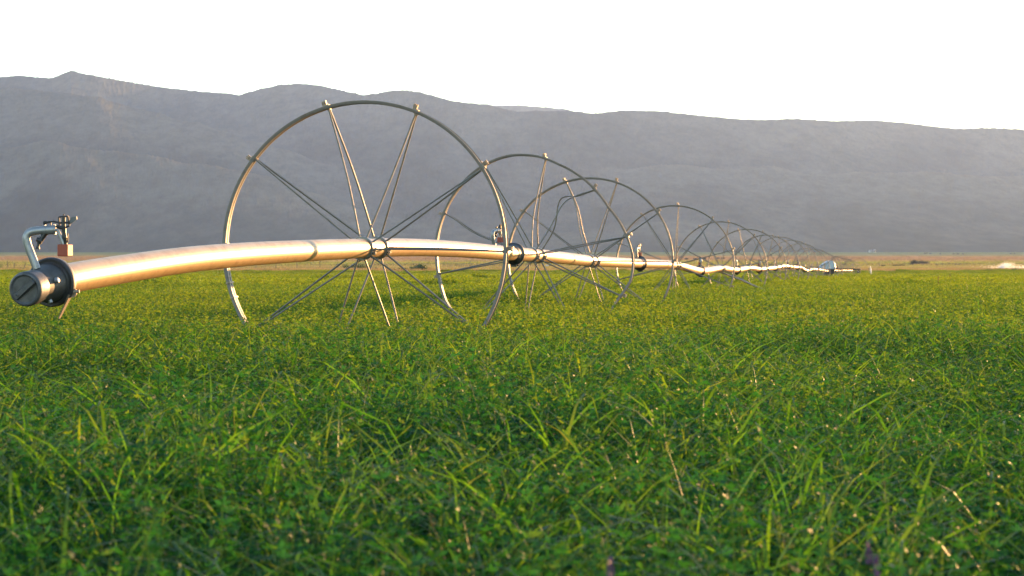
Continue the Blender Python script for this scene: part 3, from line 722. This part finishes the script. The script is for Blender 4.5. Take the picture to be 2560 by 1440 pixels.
# sprinklers: built in metres round the foot of the riser, as the near one is seen
def spk(px, py, d=0.0): return Vector(((px - 92) / 625.0, d, (668 - py) / 625.0))
def smooth_path(pts, n=6):
    P = [Vector(p) for p in pts]; o = []
    for k in range(len(P) - 1):
        A = P[max(k - 1, 0)]; B = P[k]; C = P[k + 1]; D = P[min(k + 2, len(P) - 1)]
        for q in range(n):
            t = q / n; o.append(.5 * ((2 * B) + (C - A) * t + (2 * A - 5 * B + 4 * C - D) * t * t + (3 * B - A - 3 * C + D) * t ** 3))
    o.append(P[-1]); return o
def make_sprinkler(parent):
    mb = MB(); mb.tube(smooth_path([spk(92, 672), spk(83, 648), spk(74, 625), spk(67.5, 606), spk(66, 592), spk(72, 581.5), spk(85, 576.5), spk(110, 574)]), .0165, 20)
    mb.tube([spk(107, 574.3), spk(140, 572.5)], .0185, 20); mb.tube([spk(112, 574), spk(114.5, 573.9)], .0215, 20)
    mb.tube([spk(134, 572.8), spk(136, 572.7)], .0205, 20); mb.tube([spk(137.5, 572.7), spk(139.5, 572.6)], .0205, 20)
    root = mb.build('sprinkler', M['zinc_tube'], parent, 40)
    mb = MB(); mb.tube(smooth_path([spk(138, 573), spk(145, 576), spk(150, 586), spk(156, 600), spk(161, 614)]), .0075, 12); mb.build('bent_rod', M['zinc_tube'], root, 50)
    # red balance weight with bevelled edges
    bm = bmesh.new(); bmesh.ops.create_cube(bm, size=1.0)
    bmesh.ops.scale(bm, vec=(.047, .047, .049), verts=bm.verts); bmesh.ops.bevel(bm, geom=list(bm.verts) + list(bm.edges), offset=.0035, offset_type='OFFSET', segments=2, profile=.5, affect='EDGES', clamp_overlap=True); bmesh.ops.recalc_face_normals(bm, faces=bm.faces)
    bmesh.ops.rotate(bm, verts=bm.verts, cent=(0, 0, 0), matrix=Matrix.Rotation(math.radians(-18), 3, 'Z'))
    bmesh.ops.translate(bm, verts=bm.verts, vec=spk(163.5, 625.5))
    me = bpy.data.meshes.new('balance_weight'); bm.to_mesh(me); bm.free(); me.materials.append(M['red_paint'])
    o = bpy.data.objects.new('balance_weight', me); COL.objects.link(o); o.parent = root
    # impact head: stem, open frame, spindle, arm with counterweight, nozzle, spoon
    mb = MB(); mb.tube([spk(164.5, 613), spk(163.5, 600), spk(163, 596), spk(162, 588), spk(161, 575), spk(160, 567)], [.008, .008, .0105, .009, .0085, .010], 12)
    mb.tube([spk(170, 606, -.003), spk(171.5, 594, -.003), spk(170, 583, -.003)], .0035, 8)
    fr = [spk(147.5, 541), spk(171, 539), spk(174.5, 563), spk(164, 568), spk(150, 564)]
    for k in range(5): mb.tube([fr[k], fr[(k + 1) % 5]], .0038, 8)
    mb.tube([spk(148, 556), spk(172, 555)], .0045, 8); mb.tube([spk(160, 540), spk(160, 567)], .0075, 10); mb.tube([spk(160, 541), spk(160, 534)], .0028, 8)
    head = mb.build('impact_head', M['black_plastic'], root, 40)
    mb = MB(); mb.tube(smooth_path([spk(152, 558), spk(143, 554), spk(134, 552.5), spk(124, 553.5), spk(117, 555), spk(108, 556)], 4), [.0036] * 12 + [.0045] * 4 + [.006, .0075, .008, .0085, .006], 10)
    mb.box(spk(127.5, 559), (.004, .006, .012)); mb.build('swing_arm', M['black_plastic'], root, 40)
    mb = MB(); mb.tube([spk(160, 569), spk(149, 566.5), spk(140.5, 564)], [.0085, .0075, .0062], 12); mb.build('nozzle', M['black_plastic'], root, 40)
    mb = MB(); q = [spk(175, 552), spk(178, 559), spk(194, 547), spk(193, 539.5), spk(180, 542)]
    mb.add([p + Vector((0, -.004, 0)) for p in q] + [p + Vector((0, .004, 0)) for p in q], [(0, 1, 2, 3, 4), (9, 8, 7, 6, 5)] + [(k, k + 5, (k + 1) % 5 + 5, (k + 1) % 5) for k in range(5)])
    mb.build('spoon', M['paddle'], root)
    mb = MB(); mb.tube([spk(115, 580), spk(107, 592), spk(102, 600)], [.012, .010, .011], 12); mb.tube([spk(106, 603), spk(92, 597)], [.0125, .010], 12)
    mb.tube([spk(97, 604), spk(95, 615), spk(94.5, 622)], [.008, .0055, .0095], 12); mb.build('drain_valve', M['black_plastic'], root, 40)
    return root
spr = make_sprinkler(line)
spr.location = at(92, 668, 10.33)
spr['label'] = 'sprinkler on a bent riser at the near end, red balance weight below'
kids = list(spr.children)
for i, y in enumerate(COUP_Y[:12]):
    s = spr.copy(); COL.objects.link(s); s.pop('label', None)
    for c in kids:
        c2 = c.copy(); COL.objects.link(c2); c2.parent = s
    yaw = (62, 70, 95, 82, 100, 76, 88, 110, 85, 90, 95, 80)[i]
    p = path(y); off = Matrix.Rotation(math.radians(yaw), 3, 'Z') @ Vector(((163 - 92) / 625.0, 0, 0))
    s.location = p + Vector((0, 0, .06)) - off * (1.0 if i else .8) + (Vector((-.13, 0, 0)) if i == 0 else Vector((0, 0, 0)))
    s.rotation_euler.z = math.radians(yaw)
bpy.context.view_layer.update()
inv = line.matrix_world.inverted()
for ch in line.children: ch.matrix_parent_inverse = inv

# ------------------------------------------------------------------ power mover in the middle of the line
YM = 150.0; pm = path(YM)
mover = empty('power_mover', (pm.x, YM, 0))
tag(mover, 'small engine carriage with pale blue sheet cover on a dark beam, far along the line', 'mover')
def mv(px, py, dy=0.0): return at(px, py, YM) + Vector((0, dy, 0))
mb = MB(); outl = [(2046, 673), (2045.5, 668), (2056, 659.5), (2065, 653), (2071, 651.5), (2079, 652), (2084, 655), (2086.5, 661), (2088, 672)]
n = len(outl); V = []
for dy, k in ((-.5, .93), (-.42, 1.0), (.42, 1.0), (.5, .93)):
    for x, y in outl: V.append(mv(2067 + (x - 2067) * k, 672 + (y - 672) * k, dy))
Fc = [tuple(range(n))[::-1], tuple(range(3 * n, 4 * n))]
for r in range(3):
    for k in range(n): Fc.append((r * n + k, r * n + (k + 1) % n, (r + 1) * n + (k + 1) % n, (r + 1) * n + k))
mb.add(V, Fc); mb.build('engine_cover', M['housing'], mover, 50)
mb = MB()
for dy in (-.45, .45): mb.box(mv(2098, 673.3, dy), (2.36, .06, .085))
for px in (2052, 2090, 2128, 2147): mb.box(mv(px, 673.3), (.05, .84, .07))
mb.build('beam', M['dark_beam'], mover)
mb = MB(); mb.box(mv(2078, 679), (.34, .4, .26)); mb.lathe([(-.2, .10), (-.18, .15), (.18, .15), (.2, .10)], mv(2066, 685), (0, 1, 0), 18); mb.lathe([(-.1, .08), (-.1, .17), (.1, .17), (.1, .08)], mv(2072, 683, -.3), (0, 1, 0), 18)
mb.build('gearbox', M['dark_beam'], mover, 40)
mb = MB(); mb.lathe([(-.05, .03), (-.05, .07), (-.03, .085), (.03, .085), (.05, .07), (.05, .03)], mv(2143, 679, -.45), (0, 1, 0), 20); cw = mb.build('caster', M['rubber'], mover, 40)
mb = MB(); mb.lathe([(-.055, .025), (.055, .025)], mv(2143, 679, -.45), (0, 1, 0), 14); mb.build('caster_hub', M['stake'], cw, 40)
mb = MB(); mb.tube([mv(2091, 672, -.3), mv(2092, 668, -.3)], .05, 10); mb.build('fuel_can', M['red_paint'], mover, 40)
for px, py, R_, dy in ((2144, 677, .78, .7), (2106, 676, .86, 1.2)):
    P = make_wheel(R_, 8, False, None, None, 10, 5); w = P['rim'].build('drive_wheel', M['galv'], mover, 35)
    s_ = MB(); l_ = MB(); h_ = MB()
    for m in P['spoke']: s_.add(m.v, m.f)
    for m in P['lug']: l_.add(m.v, m.f)
    for m in P['hub_clamp']: h_.add(m.v, m.f)
    s_.build('spokes', M['rod'], w, 40); l_.build('lugs', M['lug'], w); h_.build('hub_clamp', M['clamp'], w, 40)
    fr = wheel_frame(YM); set_matrix(w, (mv(px, py, dy),) + fr[1:])
bpy.context.view_layer.update()
inv = mover.matrix_world.inverted()
for ch in mover.children: ch.matrix_parent_inverse = inv

# ------------------------------------------------------------------ fences, bushes and small things of the valley
def fence(name, label, cat, xs, Y0, Y1, h, r, wires, wr, jit=0.0, group=None):
    x0, x1 = xs[0], xs[-1]
    def base(x):
        Y = Y0 + (Y1 - Y0) * (x - x0) / max(x1 - x0, 1e-6); X = (x - 1280) / F * Y
        return Vector((X, Y, float(ground_z(Y))))
    root = empty(name, base(x0)); tag(root, label, cat, group)
    rnd = random.Random(len(xs))
    for x in xs:
        b = base(x); hh = h * (1 + rnd.uniform(-jit, jit)); m = MB()
        m.tube([b - Vector((0, 0, .2)), b + Vector((rnd.gauss(0, .03), 0, hh * .6)), b + Vector((rnd.gauss(0, .05), 0, hh))], [r, r * .95, r * .85], 7); m.build('post', M['wood'], root)
    for f in wires:
        m = MB(); m.tube([base(x) + Vector((0, 0, h * f - .03 * (k % 2))) for k, x in enumerate(xs)], wr, 5); m.build('wire', M['wire'], root)
    bpy.context.view_layer.update(); inv = root.matrix_world.inverted()
    for ch in root.children: ch.matrix_parent_inverse = inv
    return root
fence('wire_fence', 'weathered wire fence with wooden posts behind the near end of the pipe', 'fence', [-90, -45, 19, 36, 62, 112, 160, 215, 262, 318, 372, 420, 478, 530, 588, 640, 690, 742, 800, 845], 425, 440, 1.35, .07, (.35, .65, .95), .014, .12)
fence('stake_fence', 'low fence of close set thin stakes seen under the pipe between first two wheels', 'fence', list(np.arange(1108, 1350, 5.6)), 470, 500, .85, .045, (.9,), .02, .15)
fence('rail_fence', 'long dark fence line crossing the tan grass behind the green bush', 'fence', list(np.arange(880, 1420, 22.0)), 620, 700, .75, .06, (.55, .9), .06, .2)
fence('far_fence', 'thin dark fence line between two yellow green strips right of the line', 'fence', list(np.arange(2100, 2580, 16.0)), 640, 690, .7, .06, (.6, .95), .05, .2)

def bush(name, label, cat, p, w, h, n, leaf, mat, seed, group=None, d=None):
    R = np.random.default_rng(seed); d = d or w * .8
    root = empty(name, p); tag(root, label, cat, group)
    lob = max(4, int(w * 4)); cx = R.normal(0, .28, lob) * w; cy = R.normal(0, .28, lob) * d; ch = h * (R.random(lob) * .45 + .5) * (1 - (np.abs(cx) / w) ** 1.5 * .6)
    k = R.integers(0, lob, n)
    v = unit(R.normal(0, 1, (n, 3))) * (R.random((n, 1)) ** .45)
    rr_ = ch[k] * .5
    P = np.stack([cx[k] + v[:, 0] * rr_ * 1.1, cy[k] + v[:, 1] * rr_ * 1.1, np.maximum(ch[k] * .52 + v[:, 2] * rr_, .02)], 1)
    dd = unit(R.normal(0, 1, (n, 3)) + np.array([0, 0, .5])); sd = unit(np.cross(dd, R.normal(0, 1, (n, 3)))); nn = np.cross(sd, dd)
    Lf = leaf * (R.random(n) * .8 + .6); q = rot_leaf(P, dd, sd, nn, Lf, Lf * .55)
    me = mesh_np('foliage', q.reshape(-1, 3), np.arange(n * 4).reshape(-1, 4), mat, np.repeat(np.clip(R.normal(.5, .25, n), 0, 1), 4))
    o = bpy.data.objects.new('foliage', me); COL.objects.link(o); o.parent = root
    m = MB()
    for j in range(min(lob, 9)): m.tube([(cx[j] * .25, cy[j] * .25, -.1), (cx[j] * .7, cy[j] * .7, ch[j] * .4), (cx[j], cy[j], ch[j] * .8)], [.03, .02, .008], 5)
    b = m.build('branches', M['wood'], root)
    return root
def gp(x, Y): return Vector(((x - 1280) / F * Y, Y, float(ground_z(Y))))
bush('green_bush', 'rounded green bush at the field edge, seen under the pipe left of the second wheel', 'bush', gp(1048, 372), 3.2, 1.35, 5200, .10, M['bush_leaf'], 1)
bush('low_bush', 'low olive bush just left of the rounded green one', 'bush', gp(1004, 378), 1.6, .75, 1700, .09, M['bush_leaf'], 2)
bush('small_tree', 'lone small round shrub standing in tan grass above the stake fence', 'shrub', gp(1111, 640), 1.2, 1.0, 900, .12, M['bush_leaf'], 3)
bush('bush', 'dark bush hidden mostly by the hub of the nearest wheel', 'bush', gp(897, 420), 4.6, 1.5, 5200, .12, M['bush_leaf'], 4)
bush('bush', 'dark green bush cut by the left edge of the photo', 'bush', gp(-8, 400), 1.9, 1.5, 2600, .10, M['bush_leaf'], 5)
bush('low_bush', 'low straggly bush at the foot of the leftmost fence posts', 'bush', gp(46, 412), 2.0, .6, 1500, .09, M['bush_leaf'], 6)
bush('grey_bush', 'left one of the paired grey brown bushes far right', 'bush', gp(2287, 690), 2.6, 2.3, 4200, .12, M['grey_bush_leaf'], 7, 'paired grey bushes')
bush('grey_bush', 'right one of the paired grey brown bushes far right', 'bush', gp(2313, 690), 2.4, 2.2, 3800, .12, M['grey_bush_leaf'], 8, 'paired grey bushes')
bush('small_shrub', 'tiny upright shrub right of the paired grey bushes', 'shrub', gp(2342.5, 640), .35, .75, 300, .10, M['grey_bush_leaf'], 9)
bush('weed_clump', 'dark green weed clump at the field edge below the sunlit spray', 'weeds', gp(2466, 322), 2.2, .75, 2600, .09, M['bush_leaf'], 10)
bush('weed_clump', 'dark green weeds at the field edge cut by the right edge of the photo', 'weeds', gp(2540, 324), 2.6, .85, 3000, .09, M['bush_leaf'], 11)
bush('weed_clump', 'wide flat weed clump seen between spokes of the second and third wheels', 'weeds', gp(1391, 318), 1.3, .45, 900, .08, M['bush_leaf'], 12)
bush('weed_clump', 'small dark weed clump under the pipe right of the third wheel', 'weeds', gp(1517, 320), 1.0, .42, 700, .08, M['bush_leaf'], 13)

def stalk(name, label, p, h, lean, mat, thick, group=None, seeds=True, seed=0):
    rnd = random.Random(seed); m = MB()
    m.tube([(0, 0, 0), (lean * .4, 0, h * .5), (lean, .02, h)], [thick, thick * .8, thick * .4], 6)
    if seeds:
        for k in range(26):
            f = .55 + .45 * k / 26; a = rnd.random() * 6.28; r_ = thick * (2.4 - 1.6 * (f - .55) / .45)
            c = Vector((lean * f + math.cos(a) * r_, math.sin(a) * r_, h * f)); m.tube([c - Vector((0, 0, thick)), c, c + Vector((0, 0, thick))], [thick * .3, thick * 1.0, thick * .3], 5)
    o = m.build(name, mat, None, 60); o.location = p; tag(o, label, 'weed', group); return o
stalk('seed_stalk', 'tall dark green stalk rising from the crop, right part of the field', Vector(((2344 - 1280) / F * 62, 62, .0)), .67, .02, M['dock'], .008, seed=1)
stalk('seed_stalk', 'reddish brown stalk in the crop beyond the taller green one', Vector(((2373 - 1280) / F * 88, 88, .0)), .72, .03, M['dock'], .010, seed=2)
stalk('dry_stalk', 'pale dry stalk leaning in the crop beside the fifth wheel', Vector(((1786 - 1280) / F * 46, 46, .0)), .64, -.1, M['straw'], .008, seeds=False)
k = 0
for x, h in ((2467.5, 1.15), (2489, .9), (2497, .8), (2505, .95), (2515, .9), (2524, 1.05), (2531, .85), (2545, .95), (2552, 1.0)):
    stalk('seed_stalk', ('tallest bare stalk standing above the weed clump beside the spray' if k == 0 else 'thin dead stalk standing in a row before the bright spray'), gp(x, 326 + (k % 3)), h, .03 * (-1) ** k, M['dock'], .018, None if k == 0 else 'dead stalks before the spray', False, k); k += 1

# purple alfalfa blossoms low in the crop
def blossom(label, p, seed):
    R = np.random.default_rng(seed); n = 60
    v = unit(R.normal(0, 1, (n, 3))); P = v * np.array([.007, .007, .010]) * (R.random((n, 1)) * .5 + .5)
    dd = unit(v + R.normal(0, .3, (n, 3)) + np.array([0, 0, .3])); sd = unit(np.cross(dd, R.normal(0, 1, (n, 3)))); q = rot_leaf(P, dd, sd, np.cross(sd, dd), np.full(n, .006), np.full(n, .004))
    root = bpy.data.objects.new('alfalfa_flower', mesh_np('alfalfa_flower', q.reshape(-1, 3), np.arange(n * 4).reshape(-1, 4), M['flower'], np.repeat(R.random(n), 4)))
    COL.objects.link(root); root.location = p; root.scale = (.36, .36, 1); tag(root, label, 'flower', 'purple alfalfa flowers')
    m = MB(); m.tube([(0, 0, -.01), (.004, 0, -.12), (.01, 0, -p.z)], .0015, 5); m.build('flower_stem', M['stem'], root)
blossom('purple alfalfa flower low right in the crop, upper one of the pair', at(2172, 1382, 2.72), 1)
blossom('purple alfalfa flower low right in the crop, lower one of the pair', at(2192, 1416, 2.62), 2)
blossom('pale purple alfalfa flower at the bottom edge, middle of the photo', at(1527, 1424, 2.58), 3)

# cattle
def cow_mesh():
    m = MB()
    m.tube([(-.95, 0, 1.02), (-.75, 0, 1.05), (-.3, 0, .98), (.25, 0, 1.0), (.6, 0, 1.06), (.85, 0, 1.0), (1.05, 0, .82), (1.2, 0, .58)], [.12, .30, .38, .37, .34, .24, .17, .14], 10)
    m.tube([(1.16, 0, .66), (1.3, 0, .42), (1.38, 0, .25)], [.15, .12, .08], 8)
    for sy in (-1, 1):
        m.tube([(.5, sy * .2, .9), (.52, sy * .2, .45), (.5, sy * .2, .0)], [.13, .075, .06], 7)
        m.tube([(-.72, sy * .2, .95), (-.62, sy * .2, .62), (-.80, sy * .2, .40), (-.76, sy * .2, .0)], [.17, .12, .07, .06], 7)
        m.tube([(1.13, sy * .1, .72), (1.08, sy * .24, .74)], [.05, .02], 5)
    m.tube([(-.97, 0, 1.1), (-1.08, 0, .8), (-1.08, 0, .4)], [.035, .02, .035], 5)
    return m
cow0 = cow_mesh().build('cow', M['cow'], None, 60)
herd = [(1703, 647, 'leftmost of the dark cattle seen through the fourth and fifth wheels', 0), (1716, 652, 'dark cow below and right of the leftmost one behind the fourth wheel', 1), (1738, 652.5, 'dark cow grazing just left of the upright sprinkler behind the dip in the pipe', 0),
        (1761, 651, 'dark cow grazing just right of the upright sprinkler behind the dip in the pipe', 1), (1795, 650, 'dark cow behind the spokes of the fifth wheel, left of its hub', 0), (1807, 650, 'dark cow behind the spokes of the fifth wheel, straight above its hub', 1),
        (2311, 635.5, 'left cow of the close bunch far right in the valley', 0), (2317, 635, 'middle cow of the close bunch far right in the valley', 1), (2326, 636.5, 'right cow of the close bunch far right in the valley', 0), (2351, 636.5, 'single dark cow right of the close bunch', 1),
        (2384, 637, 'left one of three dark cows grazing in a line far right', 0), (2395, 637, 'middle one of three dark cows grazing in a line far right', 1), (2407, 637, 'right one of three dark cows grazing in a line far right', 0),
        (2527, 636, 'left one of two dark cows by the right edge of the photo', 1), (2536, 635.8, 'right one of two dark cows by the right edge of the photo', 0)]
for i, (x, y, lab, fl_) in enumerate(herd):
    c = cow0 if i == 0 else cow0.copy()
    if i: COL.objects.link(c)
    c.location = ground_at_row(x, y); c.rotation_euler.z = (3.14 if fl_ else 0) + .4 * math.sin(i * 2.3); tag(c, lab, 'cow', 'cattle grazing across the valley')

# far farmhouses
def house(label, x, y, w, d, h, rz):
    p = ground_at_row(x, y); root = empty('farmhouse', p, rz); tag(root, label, 'house', 'white farmhouses at the foot of the hills')
    m = MB(); m.box((0, 0, h / 2 - .3), (w, d, h + .6)); a = w / 2; m.add([(-a, -d / 2, h), (-a, d / 2, h), (-a, 0, h + d * .35), (a, -d / 2, h), (a, d / 2, h), (a, 0, h + d * .35)], [(0, 1, 2), (5, 4, 3)]); m.build('wall', M['white_wall'], root)
    m = MB()
    for s in (-1, 1):
        q = [(-a - .4, s * (d / 2 + .4), h - .25), (a + .4, s * (d / 2 + .4), h - .25), (a + .4, 0, h + d * .35 + .05), (-a - .4, 0, h + d * .35 + .05)]
        m.add(q + [(u_, v_, z_ + .2) for u_, v_, z_ in q], [(0, 1, 2, 3), (7, 6, 5, 4), (0, 4, 5, 1), (1, 5, 6, 2), (2, 6, 7, 3), (3, 7, 4, 0)])
    m.build('roof', M['roof'], root)
    m = MB(); m.box((0, -d / 2 - .03, 1.0), (1.0, .1, 2.0)); m.build('door', M['wood'], root)
    for s in (-1, 1): m = MB(); m.box((s * w * .3, -d / 2 - .03, 1.6), (1.0, .1, 1.0)); m.build('window', M['rubber'], root)
house('low white farmhouse far behind the engine carriage, left of the two', 2176, 630.6, 3.4, 3, 1.6, .3)
house('taller white farmhouse far behind the engine carriage, right of the two', 2186.5, 630.5, 2.4, 2.2, 2.4, -.2)

# shed, troughs, stones, marker, spray
p = gp(1368, 560); root = empty('shed', p); tag(root, 'small white shed with dark open side, seen under the pipe between wheels', 'shed')
m = MB(); m.box((0, 0, .3), (.62, .8, .62)); m.build('wall', M['white_wall'], root)
m = MB(); m.box((.62, .05, .27), (.6, .7, .5)); m.build('open_bay', M['rubber'], root)
m = MB(); m.box((.32, 0, .66), (1.4, .95, .05)); m.build('roof', M['roof'], root)
def trough(label, x, y, w):
    p = ground_at_row(x, y); m = MB(); o_ = [(-w / 2, -.35, .55), (w / 2, -.35, .55), (w / 2, .35, .55), (-w / 2, .35, .55), (-w / 2 + .1, -.2, 0), (w / 2 - .1, -.2, 0), (w / 2 - .1, .2, 0), (-w / 2 + .1, .2, 0)]
    i_ = [(-w / 2 + .06, -.29, .55), (w / 2 - .06, -.29, .55), (w / 2 - .06, .29, .55), (-w / 2 + .06, .29, .55), (-w / 2 + .16, -.15, .1), (w / 2 - .16, -.15, .1), (w / 2 - .16, .15, .1), (-w / 2 + .16, .15, .1)]
    m.add(o_ + i_, [(4, 5, 1, 0), (5, 6, 2, 1), (6, 7, 3, 2), (7, 4, 0, 3), (7, 6, 5, 4), (8, 9, 13, 12), (9, 10, 14, 13), (10, 11, 15, 14), (11, 8, 12, 15), (12, 13, 14, 15), (0, 1, 9, 8), (1, 2, 10, 9), (2, 3, 11, 10), (3, 0, 8, 11)])
    o = m.build('feed_trough', M['dark_beam'], None); o.location = p; tag(o, label, 'trough')
trough('short dark feed trough in the grass right of the engine carriage', 2205, 668, 1.5)
trough('long flat dark feed trough left of the paired grey bushes', 2246, 668, 2.9)
m = MB(); R = random.Random(8)
for x in np.arange(1592, 1690, 2.2):
    Y = 326 + R.uniform(0, 3); q = gp(x, Y); s = R.uniform(.07, .15)
    m.lathe([(-.12, s * .5), (-.02, s), (s * .6, s * .85), (s * .9, s * .3)], q + Vector((0, 0, .14)), (R.gauss(0, .2), R.gauss(0, .2), 1), 7)
o = m.build('stone_rubble', M['stone'], None); tag(o, 'pale line of rubble along the field edge under the pipe right of the third wheel', 'stones', kind='stuff')
m = MB(); q = at(2178, 684, 190); q.z = 0; m.tube([q, q + Vector((0, 0, .5)), q + Vector((-.03, 0, .9)), q + Vector((-.06, 0, 1.22))], [.03, .05, .06, .02], 8)
o = m.build('marker_stake', M['stake'], None, 50); tag(o, 'pale sunlit marker stake right of the engine carriage', 'stake')

def spray_mat():
    m, nt, N, L = new_mat('water_spray'); out_ = N.new('ShaderNodeOutputMaterial')
    d = N.new('ShaderNodeBsdfDiffuse'); d.inputs[0].default_value = (.85, .85, .85, 1); t = N.new('ShaderNodeBsdfTranslucent'); t.inputs[0].default_value = (.9, .88, .85, 1)
    mx = N.new('ShaderNodeMixShader'); mx.inputs[0].default_value = .7; L.new(d.outputs[0], mx.inputs[1]); L.new(t.outputs[0], mx.inputs[2]); L.new(mx.outputs[0], out_.inputs[0]); return m
R = np.random.default_rng(9); n = 7000; A = at(2496, 674, 420); B = at(2520, 660, 424)
t = R.random(n) ** .8; ps = np.outer(1 - t, np.array(A)) + np.outer(t, np.array(B)) + R.normal(0, 1, (n, 3)) * (np.array([.10, .4, .07]) + np.outer(t, np.array([.38, 1.0, .10])))
n2_ = 9000; c = np.array(at(2530, 671, 428)); p2 = c + R.normal(0, 1, (n2_, 3)) * np.array([2.3, 3.0, .32]); p2[:, 2] = np.maximum(p2[:, 2], .8)
ps = np.concatenate([ps, p2]); n = len(ps); dd = unit(R.normal(0, 1, (n, 3))); sd = unit(np.cross(dd, R.normal(0, 1, (n, 3)))); s = (R.random(n) * .02 + .012)[:, None]
q = np.stack([ps - dd * s, ps + sd * s, ps + dd * s, ps - sd * s], 1)
o = bpy.data.objects.new('water_spray', mesh_np('water_spray', q.reshape(-1, 3), np.arange(n * 4).reshape(-1, 4), spray_mat())); COL.objects.link(o)
tag(o, 'glowing sunlit sprinkler spray behind weeds by the right edge', 'spray', kind='stuff')

# ------------------------------------------------------------------ haze
HAZE_D = .000045
m, nt, N, L = new_mat('haze_air'); out_ = N.new('ShaderNodeOutputMaterial'); v = N.new('ShaderNodeVolumePrincipled'); L.new(v.outputs[0], out_.inputs['Volume'])
v.inputs['Color'].default_value = (.372, .56, 1.0, 1); v.inputs['Density'].default_value = HAZE_D; v.inputs['Anisotropy'].default_value = .42; v.inputs['Density Attribute'].default_value = ''
mb = MB(); mb.box((0, 6950, 268.5), (24000, 14300, 540)); hz_ = mb.build('haze', m, None); tag(hz_, 'pale evening haze filling the valley', 'haze', kind='stuff')

# ------------------------------------------------------------------ light, sky, camera
S_ = Vector((math.sin(math.radians(SUN_AZ)) * math.cos(math.radians(SUN_EL)), math.cos(math.radians(SUN_AZ)) * math.cos(math.radians(SUN_EL)), math.sin(math.radians(SUN_EL))))
ld = bpy.data.lights.new('sun', 'SUN'); ld.energy = 4.5; ld.angle = math.radians(.6); ld.color = (1.0, .53, .20)
lo = bpy.data.objects.new('sun', ld); COL.objects.link(lo); lo.rotation_euler = S_.to_track_quat('Z', 'Y').to_euler(); lo.location = (60, 100, 40)
w = bpy.data.worlds.new('World'); sc.world = w; w.use_nodes = True; N, L = w.node_tree.nodes, w.node_tree.links; N.clear()
st = N.new('ShaderNodeTexSky'); st.sky_type = 'NISHITA'; st.sun_disc = False; st.sun_elevation = math.radians(SUN_EL); st.sun_rotation = math.radians(SUN_AZ); st.altitude = 1800; st.dust_density = .5; st.ozone_density = 1.0
bg = N.new('ShaderNodeBackground'); bg.inputs[1].default_value = .15; wo = N.new('ShaderNodeOutputWorld'); L.new(st.outputs[0], bg.inputs[0]); L.new(bg.outputs[0], wo.inputs[0])
cd = bpy.data.cameras.new('camera'); cam = bpy.data.objects.new('camera', cd); COL.objects.link(cam); sc.camera = cam
cam.location = (0, 0, HC); cam.rotation_euler = (math.pi / 2, 0, 0)
cd.sensor_width = 36; cd.lens = F / 2560 * 36; cd.shift_y = -(720 - YH) / 2560; cd.clip_start = .05; cd.clip_end = 40000
cd.dof.use_dof = True; cd.dof.focus_distance = 14.5; cd.dof.aperture_fstop = 14
sc.view_settings.view_transform = 'Standard'; sc.view_settings.look = 'None'; sc.view_settings.gamma = 1; sc.view_settings.exposure = 2.1
sc.render.engine = 'CYCLES'
cy = sc.cycles; cy.max_bounces = 7; cy.diffuse_bounces = 3; cy.glossy_bounces = 3; cy.transmission_bounces = 4; cy.volume_bounces = 1; cy.transparent_max_bounces = 8
cy.use_denoising = True; cy.caustics_reflective = False; cy.caustics_refractive = False
try: cy.denoiser = 'OPENIMAGEDENOISE'
except Exception: pass
